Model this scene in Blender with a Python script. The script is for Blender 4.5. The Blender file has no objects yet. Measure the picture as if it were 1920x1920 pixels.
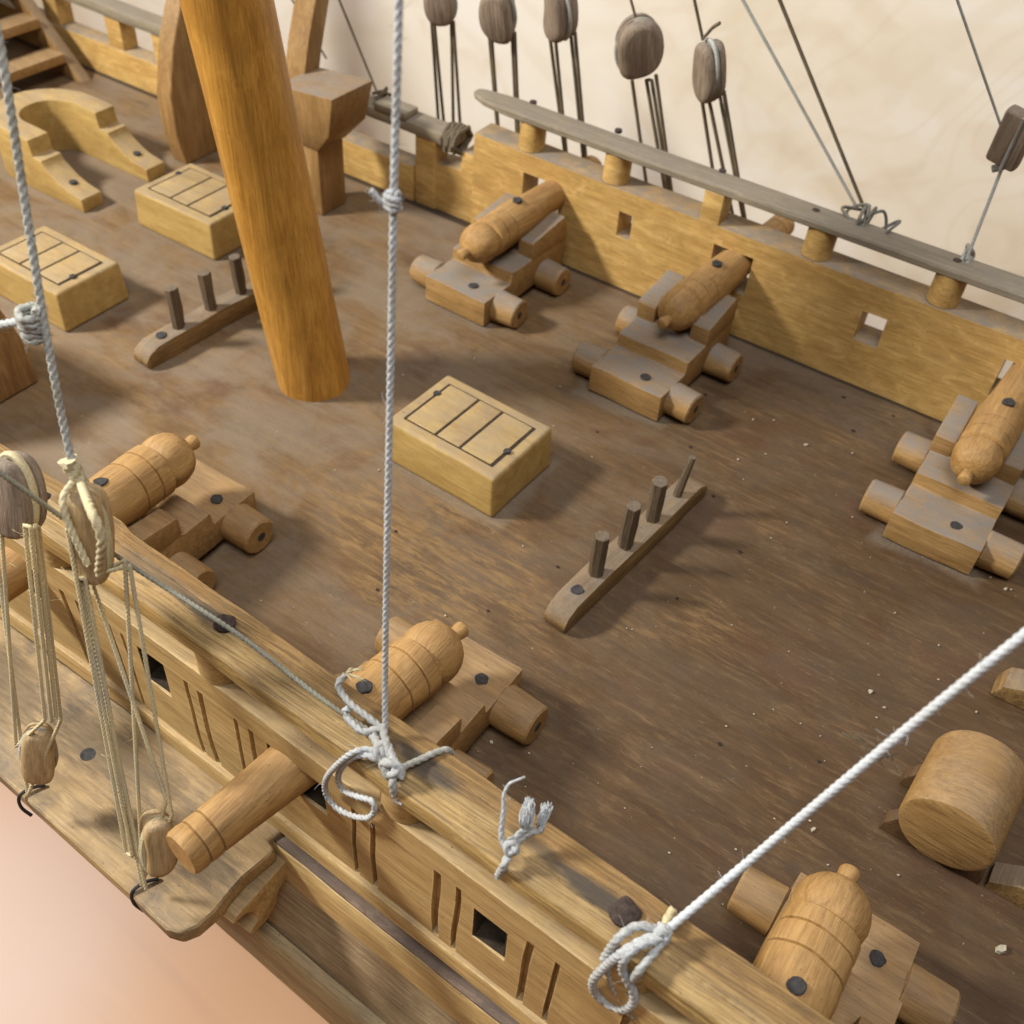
import bpy, bmesh, math, random
from mathutils import Vector, Matrix, noise
random.seed(7)
C = bpy.context.scene.collection
S = 0.018                      # one working unit (a cannon's calibre) in metres
R_ = math.radians

# ------------------------------------------------------------------ camera
F_PX, CAM_H = 1936.68, 16.07124
FW = Vector((-0.35829785, 0.60826905, -0.70825943))
RT = Vector((0.82626181, 0.55977934, 0.06275753))
UP = Vector((-0.43464246, 0.56272183, 0.70315722))
EYE = Vector((0, 0, CAM_H))
cd = bpy.data.cameras.new('camera'); cam = bpy.data.objects.new('camera', cd); C.objects.link(cam)
cam.matrix_world = Matrix(((RT.x, UP.x, -FW.x, 0), (RT.y, UP.y, -FW.y, 0), (RT.z, UP.z, -FW.z, CAM_H*S), (0, 0, 0, 1)))
cd.sensor_width = 36; cd.lens = 36*F_PX/1920
cd.clip_start = 0.005; cd.clip_end = 50
cd.dof.use_dof = True; cd.dof.focus_distance = 16.5*S; cd.dof.aperture_fstop = 22.0
bpy.context.scene.camera = cam

# ------------------------------------------------------------------ light
w = bpy.data.worlds.new('World'); bpy.context.scene.world = w; w.use_nodes = True
w.node_tree.nodes['Background'].inputs[0].default_value = (1.0, 0.76, 0.50, 1)
w.node_tree.nodes['Background'].inputs[1].default_value = 0.036
def area(name, loc, target, size, power, col):
    l = bpy.data.lights.new(name, 'AREA'); l.shape = 'DISK'; l.size = size*S; l.energy = power; l.color = col
    o = bpy.data.objects.new(name, l); C.objects.link(o); o.location = Vector(loc)*S
    o.rotation_euler = (Vector(target)-Vector(loc)).to_track_quat('-Z', 'Y').to_euler(); return o
area('window_light', (-43.6, -7.6, 33.3), (-10, 14, 0), 7.5, 13.6, (1.0, 0.97, 0.89))
area('overhead_fill', (4, -6, 60), (-8, 12, 0), 34, 8.5, (0.98, 0.98, 1.0))  # unseen overhead fill, added to lighten shade on level surfaces
vs = bpy.context.scene.view_settings
vs.view_transform = 'Standard'; vs.look = 'None'; vs.exposure = 0; vs.gamma = 1; vs.use_curve_mapping = False
bpy.context.scene.cycles.use_denoising = True
bpy.context.scene.cycles.max_bounces = 6

# ------------------------------------------------------------------ pixel -> point (photograph 1920 px)
def ray(u, v): return FW + RT*((u-960)/F_PX) - UP*((v-960)/F_PX)
def az(u, v, z=0.0):
    d = ray(u, v); return EYE + d*((z-CAM_H)/d.z)
def ay(u, v, y):
    d = ray(u, v); return EYE + d*(y/d.y)
def apl(u, v, P, N):
    d = ray(u, v); P = Vector(P); N = Vector(N); return EYE + d*((P-EYE).dot(N)/d.dot(N))
def ad(u, v, depth): return EYE + ray(u, v)*depth
def near_plane(u, v, off=0.0): return apl(u, v, (0, 3.45+off, 0), (0, 1, -.25))
def far_plane(u, v): return apl(u, v, (0, 25.9, 0), (0, 1, .25))

# ------------------------------------------------------------------ materials
def newmat(name):
    m = bpy.data.materials.new(name); m.use_nodes = True
    nt = m.node_tree; b = nt.nodes['Principled BSDF']; return m, nt, b
def ramp(nt, fac, stops):
    r = nt.nodes.new('ShaderNodeValToRGB'); e = r.color_ramp.elements
    while len(e) > 1: e.remove(e[-1])
    e[0].position = stops[0][0]; e[0].color = (*stops[0][1], 1)
    for p, c in stops[1:]:
        x = e.new(p); x.color = (*c, 1)
    nt.links.new(fac, r.inputs[0]); return r.outputs[0]
def mix(nt, fac, a, b, mode='MIX'):
    n = nt.nodes.new('ShaderNodeMix'); n.data_type = 'RGBA'; n.blend_type = mode
    for sock, v in ((n.inputs[0], fac), (n.inputs[6], a), (n.inputs[7], b)):
        if hasattr(v, 'is_linked') or hasattr(v, 'links'): nt.links.new(v, sock)
        elif isinstance(v, (int, float)): sock.default_value = v
        else: sock.default_value = (*v, 1)
    return n.outputs[2]
def math_(nt, op, a, b=0.0, c=None):
    n = nt.nodes.new('ShaderNodeMath'); n.operation = op
    for i, v in enumerate((a, b) if c is None else (a, b, c)):
        if hasattr(v, 'links'): nt.links.new(v, n.inputs[i])
        else: n.inputs[i].default_value = v
    return n.outputs[0]
def mrange(nt, v, a, b, c=0.0, d=1.0):
    n = nt.nodes.new('ShaderNodeMapRange'); n.interpolation_type = 'SMOOTHSTEP'
    nt.links.new(v, n.inputs[0]); n.inputs[1].default_value = a; n.inputs[2].default_value = b
    n.inputs[3].default_value = c; n.inputs[4].default_value = d; return n.outputs[0]
def coords(nt, scale, rand=True, rot=(0, 0, 0)):
    tc = nt.nodes.new('ShaderNodeTexCoord'); mp = nt.nodes.new('ShaderNodeMapping')
    mp.inputs['Scale'].default_value = tuple(s/S for s in scale); mp.inputs['Rotation'].default_value = rot
    nt.links.new(tc.outputs['Object'], mp.inputs[0])
    if rand:
        oi = nt.nodes.new('ShaderNodeObjectInfo')
        k = math_(nt, 'MULTIPLY', oi.outputs['Random'], 37.0)
        cb = nt.nodes.new('ShaderNodeCombineXYZ')
        for i in range(3): nt.links.new(k, cb.inputs[i])
        va = nt.nodes.new('ShaderNodeVectorMath'); va.operation = 'ADD'
        nt.links.new(mp.outputs[0], va.inputs[0]); nt.links.new(cb.outputs[0], va.inputs[1]); return va.outputs[0]
    return mp.outputs[0]
def noi(nt, vec, scale=1.0, detail=5, rough=.6, dist=0.0):
    n = nt.nodes.new('ShaderNodeTexNoise'); n.inputs['Scale'].default_value = scale; n.inputs['Detail'].default_value = detail
    n.inputs['Roughness'].default_value = rough; n.inputs['Distortion'].default_value = dist
    nt.links.new(vec, n.inputs['Vector']); return n.outputs[0]
def bump(nt, b, h, strength, dist):
    n = nt.nodes.new('ShaderNodeBump'); n.inputs['Strength'].default_value = strength; n.inputs['Distance'].default_value = dist*S
    nt.links.new(h, n.inputs['Height']); nt.links.new(n.outputs[0], b.inputs['Normal'])
DUST = (.205, .183, .162)
def wood(name, light, mid, dark, axis='x', along=.35, across=4.5, rough=.6, dust=.35, bmp=.25, stain=None, stain_amt=.5, spec=.3, streak=.35, rand=True, fine=22, rot=(0, 0, 0), mottle=.25, wear=0.0, stains=(), inner=None):
    m, nt, b = newmat(name)
    sc = [across]*3; sc['xyz'.index(axis)] = along
    v = coords(nt, sc, rand, rot)
    g = noi(nt, v, 1, 7, .68, .6)
    col = ramp(nt, g, [(.28, dark), (.5, mid), (.72, light)])
    fs = [fine]*3; fs['xyz'.index(axis)] = 1.1
    vf = coords(nt, fs, rand, rot); f = noi(nt, vf, 1, 3, .7)
    col = mix(nt, math_(nt, 'MULTIPLY', mrange(nt, f, .44, .68), streak), col, tuple(x*.45 for x in dark))
    col = mix(nt, math_(nt, 'MULTIPLY', mrange(nt, f, .5, .3), streak*.6), col, tuple(min(1, x*1.25) for x in light))
    vb = coords(nt, (.55, .55, .55), rand); bl = noi(nt, vb, 1, 5, .62, .4)
    if stain: col = mix(nt, math_(nt, 'MULTIPLY', mrange(nt, bl, .45, .72), stain_amt), col, stain)
    vm = coords(nt, tuple((1.3 if 'xyz'[i] == axis else 2.6) for i in range(3)), rand); mo = noi(nt, vm, 1, 6, .72, .8)
    col = mix(nt, math_(nt, 'MULTIPLY', mrange(nt, mo, .50, .66), mottle), col, tuple(x*.62 for x in mid))
    col = mix(nt, math_(nt, 'MULTIPLY', mrange(nt, mo, .48, .34), mottle), col, tuple(min(1, x*1.12) for x in light))
    # grey dust lying on whatever faces up
    ge = nt.nodes.new('ShaderNodeNewGeometry'); sx = nt.nodes.new('ShaderNodeSeparateXYZ'); nt.links.new(ge.outputs['Normal'], sx.inputs[0])
    vd = coords(nt, (1.6, 1.6, 1.6), rand); dn = noi(nt, vd, 1, 6, .7)
    df = math_(nt, 'MULTIPLY', math_(nt, 'MULTIPLY', mrange(nt, sx.outputs[2], .25, .95), mrange(nt, dn, .25, .7, .35, 1.0)), dust)
    col = mix(nt, df, col, DUST)
    if wear:
        bv = nt.nodes.new('ShaderNodeBevel'); bv.samples = 3; bv.inputs['Radius'].default_value = .055*S
        dp = nt.nodes.new('ShaderNodeVectorMath'); dp.operation = 'DOT_PRODUCT'
        nt.links.new(bv.outputs[0], dp.inputs[0]); nt.links.new(ge.outputs['Normal'], dp.inputs[1])
        em = math_(nt, 'MULTIPLY', mrange(nt, dp.outputs['Value'], .97, .78), mrange(nt, noi(nt, coords(nt, (3.2, 3.2, 3.2), rand), 1, 5, .75), .40, .60))
        col = mix(nt, math_(nt, 'MULTIPLY', em, wear), col, tuple(min(.8, x*1.15+.12) for x in light))
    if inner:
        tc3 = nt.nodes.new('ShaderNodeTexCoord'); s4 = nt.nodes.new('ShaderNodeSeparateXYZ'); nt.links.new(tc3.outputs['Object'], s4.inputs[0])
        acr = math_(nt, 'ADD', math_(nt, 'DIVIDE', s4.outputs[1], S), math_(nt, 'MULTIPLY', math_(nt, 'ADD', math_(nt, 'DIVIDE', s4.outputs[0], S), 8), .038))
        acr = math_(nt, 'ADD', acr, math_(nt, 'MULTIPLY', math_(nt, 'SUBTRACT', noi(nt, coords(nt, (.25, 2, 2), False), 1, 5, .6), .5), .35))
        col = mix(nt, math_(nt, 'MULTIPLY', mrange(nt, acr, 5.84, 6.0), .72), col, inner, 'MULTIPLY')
    if stains:
        tc2 = nt.nodes.new('ShaderNodeTexCoord'); s3 = nt.nodes.new('ShaderNodeSeparateXYZ'); nt.links.new(tc2.outputs['Object'], s3.inputs[0])
        nz = noi(nt, coords(nt, (1.2, 6, 3), False), 1, 5, .7)
        for sx_, sy_, lx, ly, amt in stains:
            a = math_(nt, 'DIVIDE', math_(nt, 'SUBTRACT', math_(nt, 'DIVIDE', s3.outputs[0], S), sx_), lx)
            b_ = math_(nt, 'DIVIDE', math_(nt, 'SUBTRACT', math_(nt, 'DIVIDE', s3.outputs[1], S), sy_), ly)
            r_ = math_(nt, 'SQRT', math_(nt, 'ADD', math_(nt, 'MULTIPLY', a, a), math_(nt, 'MULTIPLY', b_, b_)))
            r_ = math_(nt, 'ADD', r_, math_(nt, 'MULTIPLY', math_(nt, 'SUBTRACT', nz, .5), 1.6))
            col = mix(nt, math_(nt, 'MULTIPLY', mrange(nt, r_, 1.0, .35), amt), col, (.045, .038, .032))
    # small dark pores and specks
    vp = coords(nt, (16, 16, 16), rand); pn = noi(nt, vp, 1, 2, .5)
    col = mix(nt, math_(nt, 'MULTIPLY', mrange(nt, pn, .69, .76), .55), col, (.05, .035, .025))
    nt.links.new(col, b.inputs['Base Color'])
    rr = mix(nt, df, (rough,)*3, (.9,)*3); nt.links.new(rr, b.inputs['Roughness'])
    b.inputs['Specular IOR Level'].default_value = spec
    h = math_(nt, 'ADD', math_(nt, 'MULTIPLY', g, .6), math_(nt, 'MULTIPLY', f, .5)); bump(nt, b, h, bmp, .09)
    return m
def plain(name, col, rough=.7, var=.4, scale=6, metal=0, bmp=.3, spec=.3):
    m, nt, b = newmat(name); v = coords(nt, (scale,)*3); n = noi(nt, v, 1, 5, .65)
    c = ramp(nt, n, [(.3, tuple(x*(1-var) for x in col)), (.7, tuple(min(1, x*(1+var)) for x in col))])
    nt.links.new(c, b.inputs['Base Color']); b.inputs['Roughness'].default_value = rough; b.inputs['Metallic'].default_value = metal
    b.inputs['Specular IOR Level'].default_value = spec; bump(nt, b, n, bmp, .06); return m
def twine(name, c1, c2, dirt=(.25, .2, .13), amt=.25):
    m, nt, b = newmat(name); v = coords(nt, (30, 30, 30)); n = noi(nt, v, 1, 4, .7)
    c = ramp(nt, n, [(.3, c2), (.65, c1)])
    v2 = coords(nt, (.9, .9, .9)); n2 = noi(nt, v2, 1, 3, .6)
    c = mix(nt, math_(nt, 'MULTIPLY', mrange(nt, n2, .42, .7), amt), c, dirt)
    ge = nt.nodes.new('ShaderNodeNewGeometry')
    c = mix(nt, mrange(nt, ge.outputs['Pointiness'], .47, .40, 0, .75), c, tuple(x*.30 for x in c2))  # crease shade between the strands, painted into the rope colour
    nt.links.new(c, b.inputs['Base Color']); b.inputs['Roughness'].default_value = .95; b.inputs['Specular IOR Level'].default_value = .1
    bump(nt, b, n, .5, .03); return m

M = {}
M['golden'] = wood('golden_wood', (.62, .41, .155), (.51, .315, .10), (.40, .225, .065), 'x', .4, 3.0, .55, .95, .2, (.38, .205, .065), .45, mottle=.5, wear=.35)
M['golden_near'] = wood('pale_planking', (.60, .43, .195), (.50, .335, .135), (.35, .21, .075), 'x', .22, 4.0, .6, .40, .25, (.36, .21, .08), .5, streak=.4, wear=.7)
M['rail_grey'] = wood('weathered_rail', (.33, .275, .19), (.245, .20, .135), (.165, .13, .085), 'x', .12, 5.0, .75, .55, .3, (.2, .17, .13), .6, wear=.5)
STAINS = [(p.x-.35, p.y, .95, .17, .9) for p in (az(421, 1170, 3.87), az(1172, 1712, 3.87))]+[(az(790, 1432, 3.87).x, az(790, 1432, 3.87).y, .8, .22, .85), (az(1000, 1590, 3.87).x, az(1000, 1590, 3.87).y+.05, .6, .10, .6), (az(300, 1080, 3.87).x, az(300, 1080, 3.87).y, 1.2, .2, .45)]
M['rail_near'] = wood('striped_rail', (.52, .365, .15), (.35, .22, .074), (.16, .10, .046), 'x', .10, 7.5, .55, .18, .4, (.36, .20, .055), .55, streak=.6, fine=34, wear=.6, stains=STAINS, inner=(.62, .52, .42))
M['cannon'] = wood('turned_wood', (.46, .275, .10), (.37, .205, .064), (.26, .13, .037), 'y', .6, 4.0, .6, .16, .3, (.33, .18, .06), .4, wear=.3, mottle=.4)
M['carriage'] = wood('carriage_wood', (.41, .255, .105), (.32, .185, .064), (.225, .117, .038), 'x', .6, 4.0, .65, .32, .3, (.30, .165, .05), .5, wear=.5)
M['carriage_far'] = wood('dusty_carriage_wood', (.41, .255, .105), (.32, .185, .064), (.225, .117, .038), 'x', .6, 4.0, .65, 1.0, .3, (.30, .165, .05), .5, wear=.5)
M['box'] = wood('box_wood', (.50, .345, .13), (.42, .275, .088), (.31, .185, .056), 'x', .5, 3.0, .5, .55, .15, (.34, .20, .065), .45, streak=.2, wear=.55)
M['pinrail'] = wood('pin_rail_wood', (.30, .19, .075), (.205, .12, .042), (.12, .068, .026), 'y', .5, 4.0, .65, .6, .35, (.15, .10, .05), .6, mottle=.5, wear=.5)
M['mast'] = wood('varnished_mast', (.58, .305, .062), (.46, .22, .036), (.29, .125, .022), 'z', .10, 3.2, .42, .0, .15, (.25, .11, .02), .45, spec=.35, rand=False)
M['knee'] = wood('brown_frame_wood', (.38, .24, .105), (.30, .17, .062), (.20, .105, .035), 'z', .3, 3.0, .5, .8, .2, (.18, .1, .03), .4)
M['dark_wood'] = wood('dark_brown_wood', (.16, .09, .04), (.11, .06, .026), (.07, .035, .015), 'y', .4, 3.0, .6, .5, .2)
M['pin'] = wood('pin_wood', (.17, .125, .075), (.115, .08, .048), (.075, .05, .028), 'z', .5, 6.0, .8, .3, .4)
M['hull_dark'] = wood('weathered_strake', (.44, .34, .20), (.31, .225, .125), (.17, .12, .072), 'x', .2, 4.5, .75, .25, .4, (.23, .14, .07), .5)
M['hull_edge'] = wood('worn_strake', (.50, .39, .22), (.40, .29, .14), (.24, .17, .085), 'x', .25, 4.0, .7, .35, .35, (.3, .26, .22), .5)
M['channel'] = wood('dusty_shelf_wood', (.52, .36, .17), (.40, .265, .115), (.26, .16, .065), 'x', .4, 3.0, .7, .32, .25, (.095, .078, .064), .9, wear=.8, mottle=.4, stains=((-10.6, 4.8, 2.6, .75, .55), (-7.8, 4.3, .75, .6, .65), (-9.1, 4.0, .8, .55, .45), (-13.4, 4.7, 2.2, .9, .55), (-10, 3.7, .7, .25, .35)))
M['block'] = wood('block_wood', (.36, .285, .21), (.265, .20, .145), (.16, .115, .082), 'z', .6, 5.0, .85, .5, .5, wear=.6)
M['block_tan'] = wood('tan_block_wood', (.56, .41, .225), (.45, .315, .155), (.30, .20, .09), 'z', .6, 5.0, .75, .35, .4)
M['dark_end'] = wood('shaded_end_grain', (.15, .09, .03), (.105, .06, .02), (.07, .036, .012), 'x', 1.5, 3.0, .7, .1, .3)  # end grain colour, darkened further to paint in the shade on that face
M['soot'] = plain('sooty_wood', (.035, .024, .016), .95, .5, 5)
M['ledge'] = wood('reddish_ledge', (.24, .16, .11), (.17, .105, .07), (.07, .045, .032), 'x', .35, 4.0, .8, .3, .3, (.05, .035, .025), .8, mottle=.6)
M['iron'] = plain('nail_iron', (.04, .037, .037), .75, .5, 12)
M['rust'] = plain('rusty_nail', (.055, .038, .032), .9, .6, 9, bmp=.8)
M['black'] = plain('black_wire', (.02, .02, .022), .5, .2)
M['white_rope'] = twine('white_twine', (.56, .58, .59), (.33, .34, .345), (.30, .27, .21), .5)
M['rail_twine'] = twine('greenish_twine', (.40, .40, .33), (.20, .205, .165), (.18, .15, .1), .6)
M['dark_line'] = twine('dark_line', (.24, .23, .21), (.12, .115, .105), (.2, .17, .12), .4)
M['bright_rope'] = twine('bright_twine', (.66, .685, .71), (.45, .47, .49), (.42, .38, .30), .3)
M['grey_rope'] = twine('grey_twine', (.50, .51, .48), (.27, .27, .245), (.24, .2, .13), .6)
M['tan_rope'] = twine('tan_twine', (.66, .57, .36), (.44, .36, .20), (.42, .39, .31), .5)
M['brown_rope'] = twine('brown_twine', (.18, .145, .10), (.09, .07, .045), (.28, .23, .14), .35)
M['crumb'] = plain('pale_crumb', (.42, .37, .28), .9, .25, 20)
M['speck'] = plain('dark_speck', (.03, .022, .017), .95, .4, 20)

def deck_mat():
    m, nt, b = newmat('dusty_deck_wood')
    rot = (0, 0, R_(2))
    tc = nt.nodes.new('ShaderNodeTexCoord'); sp = nt.nodes.new('ShaderNodeSeparateXYZ'); nt.links.new(tc.outputs['Object'], sp.inputs[0])
    X, Y = math_(nt, 'DIVIDE', sp.outputs[0], S), math_(nt, 'DIVIDE', sp.outputs[1], S)
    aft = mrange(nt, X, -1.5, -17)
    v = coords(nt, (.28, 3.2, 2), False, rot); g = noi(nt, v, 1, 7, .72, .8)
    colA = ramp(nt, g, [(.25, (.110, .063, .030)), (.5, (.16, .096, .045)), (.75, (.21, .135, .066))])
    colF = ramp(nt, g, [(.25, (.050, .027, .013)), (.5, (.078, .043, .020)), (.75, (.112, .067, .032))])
    col = mix(nt, aft, colF, colA)  # darkens toward the bow: browner varnish plus lamp falloff put into the colour
    # patches where the old varnish is rubbed through, broken along the grain
    dx = math_(nt, 'MULTIPLY', math_(nt, 'ADD', X, 9.2), .20); dy = math_(nt, 'MULTIPLY', math_(nt, 'SUBTRACT', Y, 12.0), .36)
    rub = math_(nt, 'SUBTRACT', 1.0, math_(nt, 'SQRT', math_(nt, 'ADD', math_(nt, 'MULTIPLY', dx, dx), math_(nt, 'MULTIPLY', dy, dy))))
    vw = coords(nt, (.22, .30, 1), False); big = noi(nt, vw, 1, 5, .65, .4)
    big2 = math_(nt, 'ADD', big, math_(nt, 'MULTIPLY', mrange(nt, rub, 0, 1), .30))
    vs_ = coords(nt, (1.1, 7.5, 2), False, rot); st = noi(nt, vs_, 1, 6, .78, .6)
    wear = math_(nt, 'MULTIPLY', mrange(nt, big2, .50, .72), mrange(nt, st, .42, .62))
    col = mix(nt, math_(nt, 'MULTIPLY', wear, .62), col, (.30, .18, .07))
    col = mix(nt, math_(nt, 'MULTIPLY', mrange(nt, st, .50, .68), .38), col, (.20, .128, .064))
    red = coords(nt, (.33, .5, 1), False); rn = noi(nt, red, 1, 4, .6)
    col = mix(nt, math_(nt, 'MULTIPLY', mrange(nt, rn, .52, .70), .6), col, (.085, .038, .020))
    # fine pale scratches and dark scuffs
    v4 = coords(nt, (3.0, 34, 3), False, rot); n4 = noi(nt, v4, 1, 3, .7)
    v5 = coords(nt, (.5, .5, .5), False); n5 = noi(nt, v5, 1, 4, .6)
    col = mix(nt, math_(nt, 'MULTIPLY', mrange(nt, n4, .58, .72), mrange(nt, n5, .42, .62, .12, .75)), col, (.24, .165, .082))
    col = mix(nt, math_(nt, 'MULTIPLY', mrange(nt, n4, .42, .28), .3), col, (.036, .025, .015))
    v9 = coords(nt, (1.1, 1.6, 1), False); n9 = noi(nt, v9, 1, 6, .7, .6)
    col = mix(nt, math_(nt, 'MULTIPLY', mrange(nt, n9, .50, .66), .35), col, (.055, .040, .027))
    # settled dust: cloudy, thicker towards the stern and along the waterways
    v6 = coords(nt, (.38, .50, .4), False); n6 = noi(nt, v6, 1, 7, .68, .6)
    v7 = coords(nt, (16, 16, 16), False); n7 = noi(nt, v7, 1, 4, .8)
    edge = mrange(nt, Y, 19.5, 23)
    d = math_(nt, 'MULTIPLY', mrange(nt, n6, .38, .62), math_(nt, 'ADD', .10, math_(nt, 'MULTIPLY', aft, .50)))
    d = math_(nt, 'MAXIMUM', d, math_(nt, 'MULTIPLY', edge, math_(nt, 'MULTIPLY', mrange(nt, n6, .3, .6), .5)))
    d = math_(nt, 'MULTIPLY', d, mrange(nt, n7, .25, .7, .55, 1.15))
    d = math_(nt, 'MULTIPLY', d, math_(nt, 'SUBTRACT', 1.0, math_(nt, 'MULTIPLY', wear, .75)))
    def box_d(cx, cy, hx, hy):
        ax = math_(nt, 'SUBTRACT', math_(nt, 'ABSOLUTE', math_(nt, 'SUBTRACT', X, cx)), hx); ay_ = math_(nt, 'SUBTRACT', math_(nt, 'ABSOLUTE', math_(nt, 'SUBTRACT', Y, cy)), hy)
        return math_(nt, 'MAXIMUM', ax, ay_)
    sk = None
    for q in ((-9.86, 14.55, 1.58, 1.18), (-21.8, 18.0, 1.55, 1.12), (-22.15, 13.2, 1.5, 1.0), (-27.2, 17.9, 2.4, 1.6), (-8.02, 19.1, .95, .6), (-13.58, 19.7, .95, .6), (-.22, 18.8, .95, .6), (-14.6, 14.62, .62, .62)):
        t_ = mrange(nt, math_(nt, 'ADD', box_d(*q), math_(nt, 'MULTIPLY', math_(nt, 'SUBTRACT', n6, .5), .9)), .38, .02); sk = t_ if sk is None else math_(nt, 'MAXIMUM', sk, t_)
    d = math_(nt, 'MAXIMUM', d, math_(nt, 'MULTIPLY', math_(nt, 'MULTIPLY', sk, mrange(nt, n7, .3, .65, .45, 1)), .62))
    col = mix(nt, d, col, (.198, .163, .124))
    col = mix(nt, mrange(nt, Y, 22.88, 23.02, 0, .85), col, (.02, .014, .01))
    # tiny light flecks
    v8 = coords(nt, (9, 9, 9), False); n8 = noi(nt, v8, 1, 2, .5)
    col = mix(nt, math_(nt, 'MULTIPLY', mrange(nt, n8, .735, .77), .5), col, (.36, .31, .25))
    nt.links.new(col, b.inputs['Base Color'])
    nt.links.new(mix(nt, d, (.5,)*3, (.95,)*3), b.inputs['Roughness']); b.inputs['Specular IOR Level'].default_value = .25
    h = math_(nt, 'ADD', math_(nt, 'MULTIPLY', st, .5), math_(nt, 'ADD', math_(nt, 'MULTIPLY', n4, .5), math_(nt, 'MULTIPLY', n7, .25))); bump(nt, b, h, .25, .07)
    return m
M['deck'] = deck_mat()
def wall_mat():
    m, nt, b = newmat('pale_plywood')
    v = coords(nt, (.05, .02, .075), False); n = noi(nt, v, 1, 6, .55, 1.6)
    col = ramp(nt, n, [(.3, (.70, .60, .45)), (.43, (.80, .725, .60)), (.57, (.845, .79, .69)), (.72, (.88, .85, .785))])
    v2 = coords(nt, (.10, .1, .12), False); n2 = noi(nt, v2, 1, 4, .5, 2.5)
    col = mix(nt, math_(nt, 'MULTIPLY', mrange(nt, n2, .53, .63), .35), col, (.86, .84, .80))
    col = mix(nt, math_(nt, 'MULTIPLY', mrange(nt, n2, .47, .37), .3), col, (.66, .52, .37))
    v3 = coords(nt, (.045, .04, .06), False, (.3, .2, .5)); n3 = noi(nt, v3, 1, 2.5, .45, 1.2)
    lines = math_(nt, 'ABSOLUTE', math_(nt, 'SUBTRACT', math_(nt, 'FRACT', math_(nt, 'MULTIPLY', n3, 13.0)), .5))
    col = mix(nt, math_(nt, 'MULTIPLY', mrange(nt, lines, .22, .03), .12), col, (.60, .45, .29))
    nt.links.new(col, b.inputs['Base Color']); b.inputs['Roughness'].default_value = .6; return m
M['wall'] = wall_mat()
def table_mat():
    m, nt, b = newmat('varnished_table_wood')
    v = coords(nt, (.035, .35, 1), False, (0, 0, R_(18))); n = noi(nt, v, 1, 6, .6, .8)
    col = ramp(nt, n, [(.3, (.32, .135, .038)), (.44, (.455, .215, .066)), (.56, (.465, .225, .072)), (.7, (.51, .265, .095))])
    v2 = coords(nt, (.07, .07, .07), False); n2 = noi(nt, v2, 1, 3, .5, .4)
    col = mix(nt, math_(nt, 'MULTIPLY', mrange(nt, n2, .42, .62), .4), col, (.47, .34, .265))
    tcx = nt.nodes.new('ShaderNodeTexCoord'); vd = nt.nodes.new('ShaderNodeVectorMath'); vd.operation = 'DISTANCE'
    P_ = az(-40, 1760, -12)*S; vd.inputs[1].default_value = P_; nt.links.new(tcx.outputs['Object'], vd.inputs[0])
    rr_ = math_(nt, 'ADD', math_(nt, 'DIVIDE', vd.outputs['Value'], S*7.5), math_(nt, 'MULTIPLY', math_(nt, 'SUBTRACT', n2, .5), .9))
    col = mix(nt, math_(nt, 'MULTIPLY', mrange(nt, rr_, 1.15, .25), .8), col, (.50, .37, .32))  # pale reflection haze painted into the table colour around one spot
    nt.links.new(col, b.inputs['Base Color']); b.inputs['Roughness'].default_value = .5; return m
M['table'] = table_mat()

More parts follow.
